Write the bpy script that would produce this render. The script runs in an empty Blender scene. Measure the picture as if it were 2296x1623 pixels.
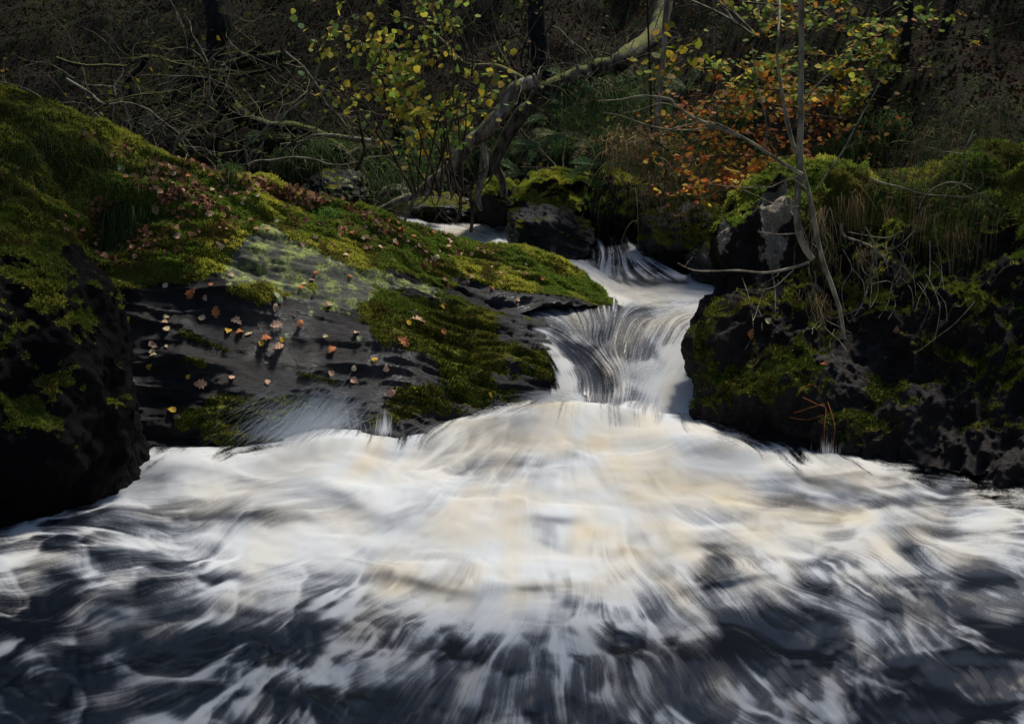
import bpy, math, random
import numpy as np
from mathutils import Vector
from mathutils.bvhtree import BVHTree
R = np.random.RandomState(7)
random.seed(7)
SC = bpy.context.scene
COL = SC.collection

# ------------------------------------------------------------------ camera, sky, sun, exposure
CAM_Z, PITCH, FT = 2.2, math.radians(12), 2466.0      # FT: focal length in units of a 2296 wide frame
cam = bpy.data.objects.new('camera', bpy.data.cameras.new('camera'))
COL.objects.link(cam)
cam.location = (0, 0, CAM_Z)
cam.rotation_euler = (math.radians(90) - PITCH, 0, 0)
cam.data.sensor_width = 36
cam.data.lens = 36 * FT / 2296
cam.data.clip_end = 400
cam.data.dof.use_dof = True
cam.data.dof.focus_distance = 9.0
cam.data.dof.aperture_fstop = 4.0
SC.camera = cam

SUN_TO = Vector((0.28, 0.36, 0.9)).normalized()      # towards the sun
W = bpy.data.worlds.new('World'); SC.world = W; W.use_nodes = True
nt = W.node_tree; bg = nt.nodes['Background']
sky = nt.nodes.new('ShaderNodeTexSky'); sky.sky_type = 'NISHITA'; sky.sun_disc = False
sky.sun_elevation = math.asin(SUN_TO.z)
sky.sun_rotation = math.atan2(SUN_TO.x, SUN_TO.y) % (2 * math.pi)
nt.links.new(sky.outputs[0], bg.inputs[0]); bg.inputs[1].default_value = 0.10
sl = bpy.data.lights.new('sun', 'SUN'); sl.energy = 3.0; sl.angle = math.radians(10); sl.color = (1, .95, .86)
so = bpy.data.objects.new('sun', sl); COL.objects.link(so); so.location = (-5, 6, 12)
so.rotation_euler = SUN_TO.to_track_quat('Z', 'Y').to_euler()
SC.view_settings.view_transform = 'Standard'; SC.view_settings.look = 'None'
SC.view_settings.exposure = 0.5; SC.view_settings.gamma = 1
SC.cycles.use_denoising = True
SC.cycles.max_bounces = 6; SC.cycles.diffuse_bounces = 2; SC.cycles.transparent_max_bounces = 24
SC.cycles.caustics_reflective = False; SC.cycles.caustics_refractive = False

# ------------------------------------------------------------------ maths helpers
CP, SP = math.cos(PITCH), math.sin(PITCH)
def ray(tx, ty):
    """direction with y = 1 through a point of the 2296 x 1623 frame"""
    u = (np.asarray(tx, float) - 1148) / FT; v = (np.asarray(ty, float) - 811.5) / FT
    dy = CP - v * SP; dz = -SP - v * CP
    return u / dy, dz / dy
def P(tx, ty, Y):
    a, b = ray(tx, ty); Y = np.asarray(Y, float)
    return np.stack(np.broadcast_arrays(a * Y, Y, CAM_Z + b * Y), -1)
def PZ(tx, ty, z):
    a, b = ray(tx, ty); Y = (np.asarray(z, float) - CAM_Z) / b
    return np.stack(np.broadcast_arrays(a * Y, Y, CAM_Z + b * Y), -1)
def screen(p):
    p = np.asarray(p, float); x, y, z = p[..., 0], p[..., 1], p[..., 2] - CAM_Z
    d = y * CP - z * SP; h = y * SP + z * CP
    return 1148 + FT * x / d, 811.5 - FT * h / d
def _h(ix, iy, iz, seed):
    n = (ix * 374761393 + iy * 668265263 + iz * 2147483647 % 4294967291 + iz * 1274126177 + seed * 974634777) & 0xffffffff
    n = ((n ^ (n >> 13)) * 1274126177) & 0xffffffff
    n = (n ^ (n >> 16)) & 0xffff
    return n / 32767.5 - 1
def noise(p, seed=0):
    p = np.asarray(p, float); i = np.floor(p).astype(np.int64); f = p - i; f = f * f * f * (f * (f * 6 - 15) + 10)
    x, y, z = i[..., 0], i[..., 1], i[..., 2]; fx, fy, fz = f[..., 0], f[..., 1], f[..., 2]
    r = 0
    for a in (0, 1):
        wa = fx if a else 1 - fx
        for b in (0, 1):
            wb = fy if b else 1 - fy
            for c in (0, 1):
                r = r + wa * wb * (fz if c else 1 - fz) * _h(x + a, y + b, z + c, seed)
    return r
def fbm(p, octv=4, seed=0, gain=.5, lac=2.03):
    p = np.asarray(p, float); r = 0; a = 1
    for k in range(octv):
        r = r + a * noise(p + 17.3 * k, seed + k); p = p * lac; a *= gain
    return r
def sstep(a, b, x):
    t = np.clip((x - a) / (b - a), 0, 1); return t * t * (3 - 2 * t)
def gs(x, y, cx, cy, sx, sy, rot=0):
    c, s = math.cos(rot), math.sin(rot); dx, dy = x - cx, y - cy
    return np.exp(-((dx * c + dy * s) / sx) ** 2 - ((-dx * s + dy * c) / sy) ** 2)
def idw(x, y, pts, power=3.0, eps=400):
    pts = np.asarray(pts, float); num = 0; den = 0
    for p in pts:
        w = 1 / ((x - p[0]) ** 2 + (1.6 * (y - p[1])) ** 2 + eps) ** (power / 2)
        num = num + w[..., None] * p[2:]; den = den + w
    return num / den[..., None]
def tps(x, y, pts):
    pts = np.asarray(pts, float); n = len(pts); q = pts[:, :2] / 100
    def U(r2): return .5 * r2 * np.log(r2 + 1e-9)
    K = U(((q[:, None] - q[None]) ** 2).sum(-1)) + np.eye(n) * .02
    A = np.zeros((n + 3, n + 3)); A[:n, :n] = K; A[:n, n] = 1; A[:n, n + 1:] = q; A[n, :n] = 1; A[n + 1:, :n] = q.T
    b = np.zeros(n + 3); b[:n] = pts[:, 2]; w = np.linalg.solve(A, b)
    X, Y = x / 100, y / 100; r = w[n] + w[n + 1] * X + w[n + 2] * Y
    for k in range(n): r = r + w[k] * U((X - q[k, 0]) ** 2 + (Y - q[k, 1]) ** 2)
    return r
def catmull(ctrl, m, axis=0):
    """smooth resampling of control points along an axis, m samples"""
    c = np.moveaxis(np.asarray(ctrl, float), axis, 0); n = len(c)
    t = np.linspace(0, n - 1, m); i = np.clip(t.astype(int), 0, n - 2); f = (t - i).reshape((-1,) + (1,) * (c.ndim - 1))
    g = lambda k: c[np.clip(k, 0, n - 1)]
    p0, p1, p2, p3 = g(i - 1), g(i), g(i + 1), g(i + 2)
    r = .5 * (2 * p1 + (p2 - p0) * f + (2 * p0 - 5 * p1 + 4 * p2 - p3) * f ** 2 + (3 * p1 - p0 - 3 * p2 + p3) * f ** 3)
    return np.moveaxis(r, 0, axis)

# ------------------------------------------------------------------ object helpers
def mesh(name, v, f, mat, attrs=None, parent=None, smooth=True, **props):
    v = np.asarray(v, np.float32).reshape(-1, 3); f = np.asarray(f, np.int32); k = f.shape[1]
    me = bpy.data.meshes.new(name)
    me.vertices.add(len(v)); me.vertices.foreach_set('co', v.ravel())
    me.loops.add(f.size); me.loops.foreach_set('vertex_index', f.ravel())
    me.polygons.add(len(f)); me.polygons.foreach_set('loop_start', np.arange(0, f.size, k, dtype=np.int32))
    me.update(calc_edges=True)
    if smooth: me.polygons.foreach_set('use_smooth', np.ones(len(f), bool))
    for n, a in (attrs or {}).items():
        a = np.asarray(a, np.float32)
        if a.ndim > 1 and a.shape[-1] == 3:
            at = me.attributes.new(n, 'FLOAT_VECTOR', 'POINT'); at.data.foreach_set('vector', a.ravel())
        else:
            at = me.attributes.new(n, 'FLOAT', 'POINT'); at.data.foreach_set('value', a.ravel())
    me.materials.append(mat)
    o = bpy.data.objects.new(name, me); COL.objects.link(o)
    if parent: o.parent = parent
    for a, b in props.items(): o[a] = b
    return o
def empty(name, label, cat, group=None, loc=(0, 0, 0)):
    o = bpy.data.objects.new(name, None); COL.objects.link(o); o.location = loc
    o['label'] = label; o['category'] = cat
    if group: o['group'] = group
    return o
def gridfaces(n, m, keep=None):
    i = np.arange(n * m).reshape(n, m)
    f = np.stack([i[:-1, :-1], i[1:, :-1], i[1:, 1:], i[:-1, 1:]], -1)
    if keep is not None: f = f[keep[:-1, :-1] | keep[1:, :-1] | keep[1:, 1:] | keep[:-1, 1:]]
    return f.reshape(-1, 4)
def gridnormals(V):
    du = np.gradient(V, axis=0); dv = np.gradient(V, axis=1); n = np.cross(du, dv)
    return n / (np.linalg.norm(n, axis=-1, keepdims=True) + 1e-9)
class Geo:
    """collects quads of one kind into one mesh, with a per vertex colour"""
    def __init__(s): s.v = []; s.f = []; s.c = []; s.n = 0
    def add(s, v, f, c):
        v = np.asarray(v, float).reshape(-1, 3); f = np.asarray(f).reshape(-1, 4)
        s.v.append(v); s.f.append(f + s.n); s.c.append(np.broadcast_to(np.asarray(c, float), (len(v), 3))); s.n += len(v)
    def build(s, name, mat, parent=None, smooth=True, **pr):
        return mesh(name, np.concatenate(s.v), np.concatenate(s.f), mat, {'tint': np.concatenate(s.c)}, parent, smooth, **pr)
def tube(g, pts, r0, r1, col, sides=6, m=None, wob=0):
    pts = np.asarray(pts, float); m = m or max(6, len(pts) * 5)
    c = catmull(pts, m)
    if wob: c = c + wob * np.stack([noise(c * 4 + 9.1 * k, 50 + k) for k in range(3)], -1)
    t = np.gradient(c, axis=0); t /= np.linalg.norm(t, axis=1, keepdims=True) + 1e-9
    ref = np.where(np.abs(t[:, :1]) > .9, [[0, 1, 0.]], [[1, 0, 0.]])
    a = np.cross(t, ref); a /= np.linalg.norm(a, axis=1, keepdims=True); b = np.cross(t, a)
    if np.ndim(r0): r = np.interp(np.linspace(0, 1, m), np.linspace(0, 1, len(r0)), r0)
    else: r = np.linspace(r0, r1, m)
    r = r * (1 + .12 * noise(c * 9, 5))
    an = np.linspace(0, 2 * np.pi, sides, endpoint=False)
    V = c[:, None] + r[:, None, None] * (np.cos(an)[None, :, None] * a[:, None] + np.sin(an)[None, :, None] * b[:, None])
    i = np.arange(m * sides).reshape(m, sides); j = np.roll(i, -1, 1)
    g.add(V, np.stack([i[:-1], j[:-1], j[1:], i[1:]], -1), col)
    return c
def leaves(g, pos, dirs, nrm, size, cols, wid=.36, fold=.15, jag=0):
    """leaf blades of two folded halves: base, shoulders, tip"""
    n = len(pos); d = dirs / (np.linalg.norm(dirs, axis=1, keepdims=True) + 1e-9)
    s = np.cross(nrm, d); s /= np.linalg.norm(s, axis=1, keepdims=True) + 1e-9; up = np.cross(d, s)
    size = np.broadcast_to(np.asarray(size, float), (n,))[:, None]
    prof = [(0, 0), (.28, .9), (.68, .8), (1, 0)]
    V = np.zeros((n, 6, 3))
    V[:, 0] = pos
    V[:, 3] = pos + d * size + up * size * .1
    for k, (q, w) in enumerate(((.25, 1.), (.66, .86))):
        for sg, idx in ((1, 1 + k), (-1, 5 - k)):
            jj = 1 + jag * R.randn(n, 1)
            V[:, idx] = pos + d * size * q + sg * s * size * wid * w * jj + up * size * fold
    F = np.array([[0, 1, 2, 3], [0, 3, 4, 5]])[None] + 6 * np.arange(n)[:, None, None]
    g.add(V, F, np.repeat(cols, 6, 0))
def blades(g, pos, d, L, w, cols, droop=.8, seg=4):
    """grass ribbons bending over under their own weight"""
    n = len(pos); d = d / np.linalg.norm(d, axis=1, keepdims=True); L = np.broadcast_to(L, (n,))[:, None]
    side = np.cross(d, R.randn(n, 3)); side /= np.linalg.norm(side, axis=1, keepdims=True)
    V = np.zeros((n, seg + 1, 2, 3)); dr = np.broadcast_to(droop, (n,))[:, None] * (.6 + .8 * R.rand(n, 1))
    for k in range(seg + 1):
        t = k / seg; c = pos + d * L * t * (1 - .25 * dr * t) + np.array([0, 0, -1.]) * L * dr * t * t
        ww = w * (1 - t) ** .7 + .0004
        V[:, k, 0] = c - side * ww; V[:, k, 1] = c + side * ww
    i = np.arange(n * (seg + 1) * 2).reshape(n, seg + 1, 2)
    F = np.stack([i[:, :-1, 0], i[:, :-1, 1], i[:, 1:, 1], i[:, 1:, 0]], -1)
    g.add(V, F, np.repeat(cols, (seg + 1) * 2, 0))
def palette(n, *cols, jit=.2):
    c = np.asarray(cols, float)[R.randint(0, len(cols), n)]
    return c * (1 + jit * R.randn(n, 1)).clip(.4, 1.8)

# ------------------------------------------------------------------ materials
def M(name):
    m = bpy.data.materials.new(name); m.use_nodes = True; t = m.node_tree
    b = t.nodes['Principled BSDF']
    return m, t, b, t.nodes['Material Output']
def N(t, ty, **k):
    n = t.nodes.new(ty)
    for a, v in k.items():
        if isinstance(v, (int, float, tuple)) and a in n.inputs: n.inputs[a].default_value = v
        else: setattr(n, a, v)
    return n
def attr(t, name): return N(t, 'ShaderNodeAttribute', attribute_name=name)
def math_(t, op, a, b=None):
    n = t.nodes.new('ShaderNodeMath'); n.operation = op; n.use_clamp = False
    for k, v in enumerate((a, b)):
        if v is None: continue
        if isinstance(v, (int, float)): n.inputs[k].default_value = v
        else: t.links.new(v, n.inputs[k])
    return n.outputs[0]
def mixc(t, f, a, b):
    n = t.nodes.new('ShaderNodeMix'); n.data_type = 'RGBA'
    for s, v in ((n.inputs[0], f), (n.inputs[6], a), (n.inputs[7], b)):
        if isinstance(v, tuple): s.default_value = v + (1,) if len(v) == 3 else v
        elif isinstance(v, (int, float)): s.default_value = v
        else: t.links.new(v, s)
    return n.outputs[2]
def rng(t, v, a, b, c=0., d=1.):
    n = t.nodes.new('ShaderNodeMapRange'); n.interpolation_type = 'SMOOTHSTEP'
    t.links.new(v, n.inputs[0]); n.inputs[1].default_value = a; n.inputs[2].default_value = b
    n.inputs[3].default_value = c; n.inputs[4].default_value = d
    return n.outputs[0]
def nz(t, scale, detail=4, rough=.6, vec=None, mscale=None):
    n = N(t, 'ShaderNodeTexNoise'); n.inputs['Scale'].default_value = scale; n.inputs['Detail'].default_value = detail
    n.inputs['Roughness'].default_value = rough
    src = vec if vec is not None else N(t, 'ShaderNodeTexCoord').outputs['Object']
    if mscale:
        mp = N(t, 'ShaderNodeMapping'); mp.inputs['Scale'].default_value = mscale[0]; mp.inputs['Rotation'].default_value = mscale[1]
        t.links.new(src, mp.inputs[0]); src = mp.outputs[0]
    t.links.new(src, n.inputs['Vector']); return n.outputs[0]
def bump(t, b, h, strength, dist):
    n = N(t, 'ShaderNodeBump'); n.inputs['Strength'].default_value = strength; n.inputs['Distance'].default_value = dist
    t.links.new(h, n.inputs['Height']); t.links.new(n.outputs[0], b.inputs['Normal'])

def rock_material(name, tint=(1, 1, 1), crust=((.09, .092, .07), (.32, .37, .10), (.085, .09, .072))):
    m, t, b, o = M(name)
    fine = nz(t, 60, 3); mid = nz(t, 9, 5); big = nz(t, 2.2, 4)
    strata = nz(t, 3.0, 6, .65, mscale=((3, 7, 16), (.35, .28, .3)))
    st2 = nz(t, 9.0, 8, .72, mscale=((3, 7, 20), (.35, .28, .3)))
    rock = mixc(t, rng(t, math_(t, 'ADD', math_(t, 'MULTIPLY', strata, .5), math_(t, 'MULTIPLY', st2, .5)), .38, .62), (.004 * tint[0], .004 * tint[1], .0045 * tint[2]), (.014 * tint[0], .0115 * tint[1], .0115 * tint[2]))
    speck = mixc(t, rng(t, fine, .36, .56), crust[0], crust[1])
    lich = mixc(t, rng(t, mid, .42, .6), crust[2], speck)
    mossc = mixc(t, rng(t, fine, .35, .7), (.03, .045, .008), (.20, .21, .03))
    mossc = mixc(t, rng(t, big, .4, .62), mossc, (.09, .085, .02))
    crack = rng(t, strata, .36, .30)
    la = math_(t, 'ADD', attr(t, 'lichen').outputs['Fac'], math_(t, 'MULTIPLY', math_(t, 'SUBTRACT', mid, .5), 1.6))
    lf = math_(t, 'MULTIPLY', rng(t, la, .42, .58), math_(t, 'SUBTRACT', 1, crack))
    ma = math_(t, 'ADD', attr(t, 'moss').outputs['Fac'], math_(t, 'MULTIPLY', math_(t, 'SUBTRACT', nz(t, 22, 4), .5), .7))
    mf = rng(t, ma, .46, .54)
    c = mixc(t, mf, mixc(t, lf, rock, lich), mossc)
    t.links.new(c, b.inputs['Base Color'])
    wet = attr(t, 'wet').outputs['Fac']
    r = math_(t, 'SUBTRACT', .85, math_(t, 'MULTIPLY', wet, .60)); r = math_(t, 'ADD', r, math_(t, 'MULTIPLY', mf, .6))
    r = math_(t, 'ADD', r, math_(t, 'MULTIPLY', math_(t, 'SUBTRACT', mid, .5), .25))
    t.links.new(r, b.inputs['Roughness'])
    t.links.new(math_(t, 'MULTIPLY', math_(t, 'SUBTRACT', 1.0, mf), math_(t, 'ADD', math_(t, 'MULTIPLY', wet, .42), .14)), b.inputs['Specular IOR Level'])
    h = math_(t, 'ADD', math_(t, 'ADD', math_(t, 'MULTIPLY', strata, .6), math_(t, 'MULTIPLY', st2, 1.0)), math_(t, 'MULTIPLY', nz(t, 90, 4, .7), .35))
    h = math_(t, 'ADD', h, math_(t, 'MULTIPLY', math_(t, 'MULTIPLY', fine, mf), .8))
    bump(t, b, h, .6, .03)
    return m
def tint_material(name, rough=.6, trans=.3, spec=.3, mottled=0):
    m, t, b, o = M(name); a = attr(t, 'tint').outputs['Color']
    if mottled:
        f = rng(t, nz(t, mottled, 4), .4, .62); a = mixc(t, f, a, mixc(t, .7, a, (.03, .025, .02)))
    t.links.new(a, b.inputs['Base Color']); b.inputs['Roughness'].default_value = rough
    b.inputs['Specular IOR Level'].default_value = spec
    if trans:
        tr = N(t, 'ShaderNodeBsdfTranslucent'); t.links.new(a, tr.inputs[0])
        mx = N(t, 'ShaderNodeMixShader'); mx.inputs[0].default_value = trans
        t.links.new(b.outputs[0], mx.inputs[1]); t.links.new(tr.outputs[0], mx.inputs[2]); t.links.new(mx.outputs[0], o.inputs[0])
    return m
MAT_ROCK = rock_material('slate_rock')
MAT_ROCK2 = rock_material('bank_rock', (1.7, 1.45, 1.2), ((.10, .085, .065), (.30, .26, .19), (.17, .145, .11)))
MAT_ROCK3 = rock_material('black_shaded_rock', (.45, .42, .42))  # slate darkened: stands for shade on the left rock; also the black wedge
MAT_MOSS = tint_material('moss', .9, .35, .1)
MAT_LEAF = tint_material('leaf', .6, .5, .12)
MAT_DRY = tint_material('dead_leaf', .8, .2, .08)
MAT_GRASS = tint_material('grass', .7, .35, .1)
def bark_material(name, dark, light, mossy):
    m, t, b, o = M(name)
    n1 = nz(t, 14, 5, .7, mscale=((1, 1, .4), (0, 0, 0))); n2 = nz(t, 5, 4)
    c = mixc(t, rng(t, n1, .38, .62), dark, light)
    nrm = N(t, 'ShaderNodeNewGeometry'); sx = N(t, 'ShaderNodeSeparateXYZ'); t.links.new(nrm.outputs['Normal'], sx.inputs[0])
    up = math_(t, 'ADD', math_(t, 'MULTIPLY', sx.outputs[2], .45), n2)
    c = mixc(t, math_(t, 'MULTIPLY', rng(t, up, .62, .85), mossy), c, mixc(t, nz(t, 60, 2), (.03, .045, .006), (.26, .27, .035)))
    t.links.new(c, b.inputs['Base Color']); b.inputs['Roughness'].default_value = .85; b.inputs['Specular IOR Level'].default_value = .2
    bump(t, b, n1, .8, .02); return m
BARK_DARK = bark_material('dark_mossy_bark', (.006, .005, .005), (.02, .017, .014), .55)
BARK_GREY = bark_material('grey_bark', (.025, .02, .016), (.14, .11, .09), .7)
BARK_PALE = bark_material('pale_dead_wood', (.07, .055, .045), (.34, .29, .23), .35)
BARK_TWIG = bark_material('twig_bark', (.10, .085, .06), (.32, .28, .20), .15)
BARK_ROOT = bark_material('root_bark', (.02, .014, .01), (.10, .07, .045), 0)
def water_material(name, deep=(.007, .010, .016)):
    m, t, b, o = M(name)
    foam = attr(t, 'foam').outputs['Fac']; warm = attr(t, 'warm').outputs['Fac']; al = attr(t, 'alpha').outputs['Fac']
    white = mixc(t, warm, (.48, .495, .50), (.50, .43, .31))
    mid = mixc(t, warm, (.070, .080, .100), (.17, .14, .09))
    c = mixc(t, rng(t, foam, .0, .5), deep, mid); c = mixc(t, rng(t, foam, .2, 1.1), c, white)
    t.links.new(rng(t, foam, .2, .8, 0, .8), b.inputs['Subsurface Weight']); b.inputs['Subsurface Scale'].default_value = .06
    b.inputs['Subsurface Radius'].default_value = (1, .95, .85)
    t.links.new(c, b.inputs['Base Color'])
    t.links.new(rng(t, foam, 0, .35, .22, .8), b.inputs['Roughness'])
    t.links.new(rng(t, foam, 0, .8, .5, .1), b.inputs['Specular IOR Level'])
    b.inputs['IOR'].default_value = 1.33
    tr = N(t, 'ShaderNodeBsdfTransparent'); mx = N(t, 'ShaderNodeMixShader')
    t.links.new(al, mx.inputs[0]); t.links.new(tr.outputs[0], mx.inputs[1]); t.links.new(b.outputs[0], mx.inputs[2])
    t.links.new(mx.outputs[0], o.inputs[0])
    return m
MAT_WATER = water_material('white_water')

# ------------------------------------------------------------------ terrain
def H(x, y):
    ys = np.interp(x, [-30, -12, -6, -2, 0, 1.5, 2.4, 3.2, 4.5, 9, 30], [22, 19, 17.5, 16.2, 15.1, 13.9, 12.6, 10.9, 9.3, 7.5, 6])
    q = np.stack([x, y, 0 * x], -1)
    s = y - ys + .5 * fbm(q * .5, 3, 3)
    z = -.6 + 2.2 * sstep(-.1, .9, s) + .62 * np.clip(s - .4, 0, 40) + .25 * fbm(q * 1.1, 4, 5) * sstep(0, 1, s)
    zl = -.6 + .75 * np.clip(-x - 4.4 - .12 * np.abs(y - 6), 0, 40) + .2 * fbm(q * .8, 3, 8)
    zr = -.6 + 1.5 * sstep(0, 1.0, x - 3.9 + .12 * (y - 6)) + .7 * np.clip(x - 4.6 + .1 * (y - 6), 0, 40) + .2 * fbm(q * .8, 3, 9)
    zb = -.6 + .4 * np.clip(-y - 3, 0, 30)
    return np.maximum(np.maximum(z, zb), np.maximum(zl, zr))
def ground_material():
    m, t, b, o = M('woodland_floor')
    a = nz(t, 1.1, 5); c1 = nz(t, 28, 4, .7); c2 = nz(t, 5, 5, .7)
    c = mixc(t, rng(t, c1, .4, .65), (.012, .010, .008), (.055, .038, .022))
    c = mixc(t, rng(t, c2, .5, .6), c, mixc(t, c1, (.012, .02, .006), (.05, .06, .012)))
    t.links.new(c, b.inputs['Base Color']); b.inputs['Roughness'].default_value = .95; b.inputs['Specular IOR Level'].default_value = .1
    bump(t, b, c1, 1, .08); return m
MAT_GROUND = ground_material()
gx = np.concatenate([np.linspace(-40, -9, 40), np.linspace(-8.9, 8.9, 360), np.linspace(9, 40, 40)])
gy = np.concatenate([np.linspace(-20, 5, 60), np.linspace(5.1, 24, 380), np.linspace(24.2, 60, 80)])
X, Yg = np.meshgrid(gx, gy, indexing='ij')
mesh('ground', np.stack([X, Yg, H(X, Yg)], -1), gridfaces(len(gx), len(gy)), MAT_GROUND, kind='structure',
     label='dark steep woodland slope rising behind the stream', category='hillside')

# ------------------------------------------------------------------ rocks
BVH = []      # surfaces things can lie on: (bvh, name)
def register(o):
    me = o.data; v = np.empty(len(me.vertices) * 3); me.vertices.foreach_get('co', v); v = v.reshape(-1, 3)
    f = np.empty(len(me.loops), int); me.loops.foreach_get('vertex_index', f); f = f.reshape(-1, 4)
    BVH.append((BVHTree.FromPolygons([tuple(a) for a in v], [tuple(a) for a in f.tolist()]), o.name))
def hit(tx, ty):
    a, b = ray(tx, ty); d = Vector((float(a), 1, float(b))).normalized(); best = None
    for bv, nm in BVH:
        loc, n, i, dist = bv.ray_cast(Vector((0, 0, CAM_Z)), d)
        if loc and (best is None or dist < best[2]): best = (loc, n if n.dot(d) < 0 else -n, dist, nm)
    return best
def fuzz(parent, V, Nm, mask, n, cols, L=(.012, .03), w=.004, name='moss', lean=(0, 0, .6)):
    """short moss shoots standing on a surface grid where the mask is high"""
    ar = np.linalg.norm(np.cross(np.gradient(V, axis=0), np.gradient(V, axis=1)), axis=-1)
    pr = (ar * mask).ravel(); pr /= pr.sum(); k = R.choice(pr.size, n, p=pr)
    i, j = np.unravel_index(k, mask.shape); i = np.clip(i, 1, V.shape[0] - 2); j = np.clip(j, 1, V.shape[1] - 2)
    du = (V[i + 1, j] - V[i - 1, j]) / 2; dv = (V[i, j + 1] - V[i, j - 1]) / 2
    p = V[i, j] + du * (R.rand(n, 1) - .5) * 1.2 + dv * (R.rand(n, 1) - .5) * 1.2; nn = Nm[i, j]
    cl = fbm(p * 7, 3, 61); keep = cl > -.75; p, nn, cl = p[keep], nn[keep], cl[keep]; n = len(p)
    d = nn + np.array(lean) + .55 * R.randn(n, 3); d /= np.linalg.norm(d, axis=1, keepdims=True)
    ln = R.uniform(L[0], L[1], n)[:, None] * (1 + .5 * cl[:, None]); s = np.cross(d, R.randn(n, 3)); s /= np.linalg.norm(s, axis=1, keepdims=True)
    b = p - nn * .004
    Vx = np.stack([b, b + d * ln * .5 + s * w, b + d * ln, b + d * ln * .5 - s * w], 1)
    f = fbm(p * 2.3, 3, 33); c = cols(p, f, n)
    c = c * (1 + .25 * R.randn(n, 1)).clip(.4, 1.7)
    g = Geo(); g.add(Vx, np.arange(4 * n).reshape(n, 4), np.repeat(c, 4, 0))
    return g.build(name, MAT_MOSS, parent, smooth=False)
MOSS_Y, MOSS_G, MOSS_D, MOSS_B = np.array([.55, .53, .08]), np.array([.17, .25, .035]), np.array([.02, .035, .008]), np.array([.16, .14, .03])
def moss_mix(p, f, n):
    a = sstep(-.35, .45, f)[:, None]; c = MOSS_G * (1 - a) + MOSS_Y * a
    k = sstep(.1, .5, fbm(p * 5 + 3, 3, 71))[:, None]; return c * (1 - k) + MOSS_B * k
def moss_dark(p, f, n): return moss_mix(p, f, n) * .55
def surface_detail(V, Nm, strike, amp=.05, seed=11):
    """foliated slate: ridges running along the strike, with coarser lumps"""
    s = np.array(strike, float); s /= np.linalg.norm(s)
    al = (V * s).sum(-1, keepdims=True) * s; q = (V - al) * 1.0 + al * .22
    r = 1 - np.abs(fbm(q * 5.5, 4, seed)) * 1.6
    return .07 * fbm(V * 1.3, 3, seed + 20) + amp * r + .25 * amp * fbm(V * 14, 3, seed + 9)

# --- great whaleback rock on the left
crest = [(-420, -20, 7.6), (-200, 90, 8.0), (112, 238, 8.5), (300, 330, 8.7), (480, 385, 8.9), (650, 420, 9.2), (800, 460, 9.4), (950, 505, 9.7),
         (1100, 550, 10.0), (1240, 590, 10.25), (1330, 640, 10.2), (1392, 692, 10.0), (1440, 740, 9.9)]
base = [(-420, 1180, 6.0), (-200, 1130, 6.4), (112, 1070, 6.9), (340, 1010, 7.35), (520, 1012, 7.4), (700, 1005, 7.5), (870, 1000, 7.6), (1000, 975, 7.8),
        (1110, 940, 8.05), (1205, 915, 8.25), (1262, 870, 8.5), (1280, 850, 8.75), (1300, 850, 9.2)]
T_ = [0, .1, .28, .5, .7, .86, 1]; YF = [0, .06, .2, .40, .62, .81, 1]
ctrl = []
for c, b in zip(crest, base):
    col = [P(b[0], b[1], b[2]) + [0, .05, -.6]]
    for t, q in zip(T_, YF):
        col.append(P(b[0] + (c[0] - b[0]) * t, b[1] + (c[1] - b[1]) * t, b[2] + (c[2] - b[2]) * q))
    top = col[-1]; col.append(top + [.05, .35, -.05]); col.append(top + [.1, 1.1, -.6]); col.append(top + [.1, 1.6, -2.2])
    ctrl.append(col)
V = catmull(catmull(np.array(ctrl), 620, 0), 430, 1)
Nm = gridnormals(V)
if Nm[300, 200].dot([0, -1, .6]) < 0: Nm = -Nm
sx, sy = screen(V)
back = np.zeros(V.shape[:2]); back[:, 345:] = 1
# recess on the left between this rock and the next, step edges on the wet face
dep = -.28 * gs(sx, sy, 230, 820, 150, 260) - .22 * gs(sx, sy, 255, 500, 70, 60) - .15 * gs(sx, sy, 160, 390, 60, 50)
dep += .07 * gs(sx, sy, 700, 560, 150, 70, .3) + .10 * gs(sx, sy, 520, 655, 90, 22, .1) + .07 * gs(sx, sy, 1180, 800, 90, 70) - .08 * gs(sx, sy, 1080, 640, 90, 25, .3)
dep += .08 * gs(sx, sy, 430, 800, 60, 22, .3) - .08 * gs(sx, sy, 640, 830, 140, 60, .2) + .05 * gs(sx, sy, 900, 800, 120, 60, .5)
slab = np.clip(gs(sx, sy, 600, 780, 300, 130, .1) + .8 * gs(sx, sy, 720, 590, 170, 80, .3), 0, 1)
def poly_in0(x, y): return sstep(0, 45, x - np.interp(y, [680, 695, 730, 760, 800, 830, 870, 900, 960], [1400, 1165, 1185, 1215, 1240, 1258, 1262, 1250, 1240])) * sstep(680, 705, y) * (1 - sstep(1410, 1440, x))
V = V + (V - [0, 0, CAM_Z]) / 9. * (.38 * poly_in0(sx, sy) * (np.arange(V.shape[1]) < 345))[..., None]
V = V + Nm * ((surface_detail(V, Nm, (1, .25, -.28), .06) - .055) * (1 - .8 * slab) + dep)[..., None]
Nm = gridnormals(V)
if Nm[300, 200].dot([0, -1, .6]) < 0: Nm = -Nm
sx, sy = screen(V)
q = np.stack([sx / 60, sy / 22, 0 * sx], -1); w1 = fbm(V * 3.2, 4, 91); w2 = fbm(V * 8, 3, 92)
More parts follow.
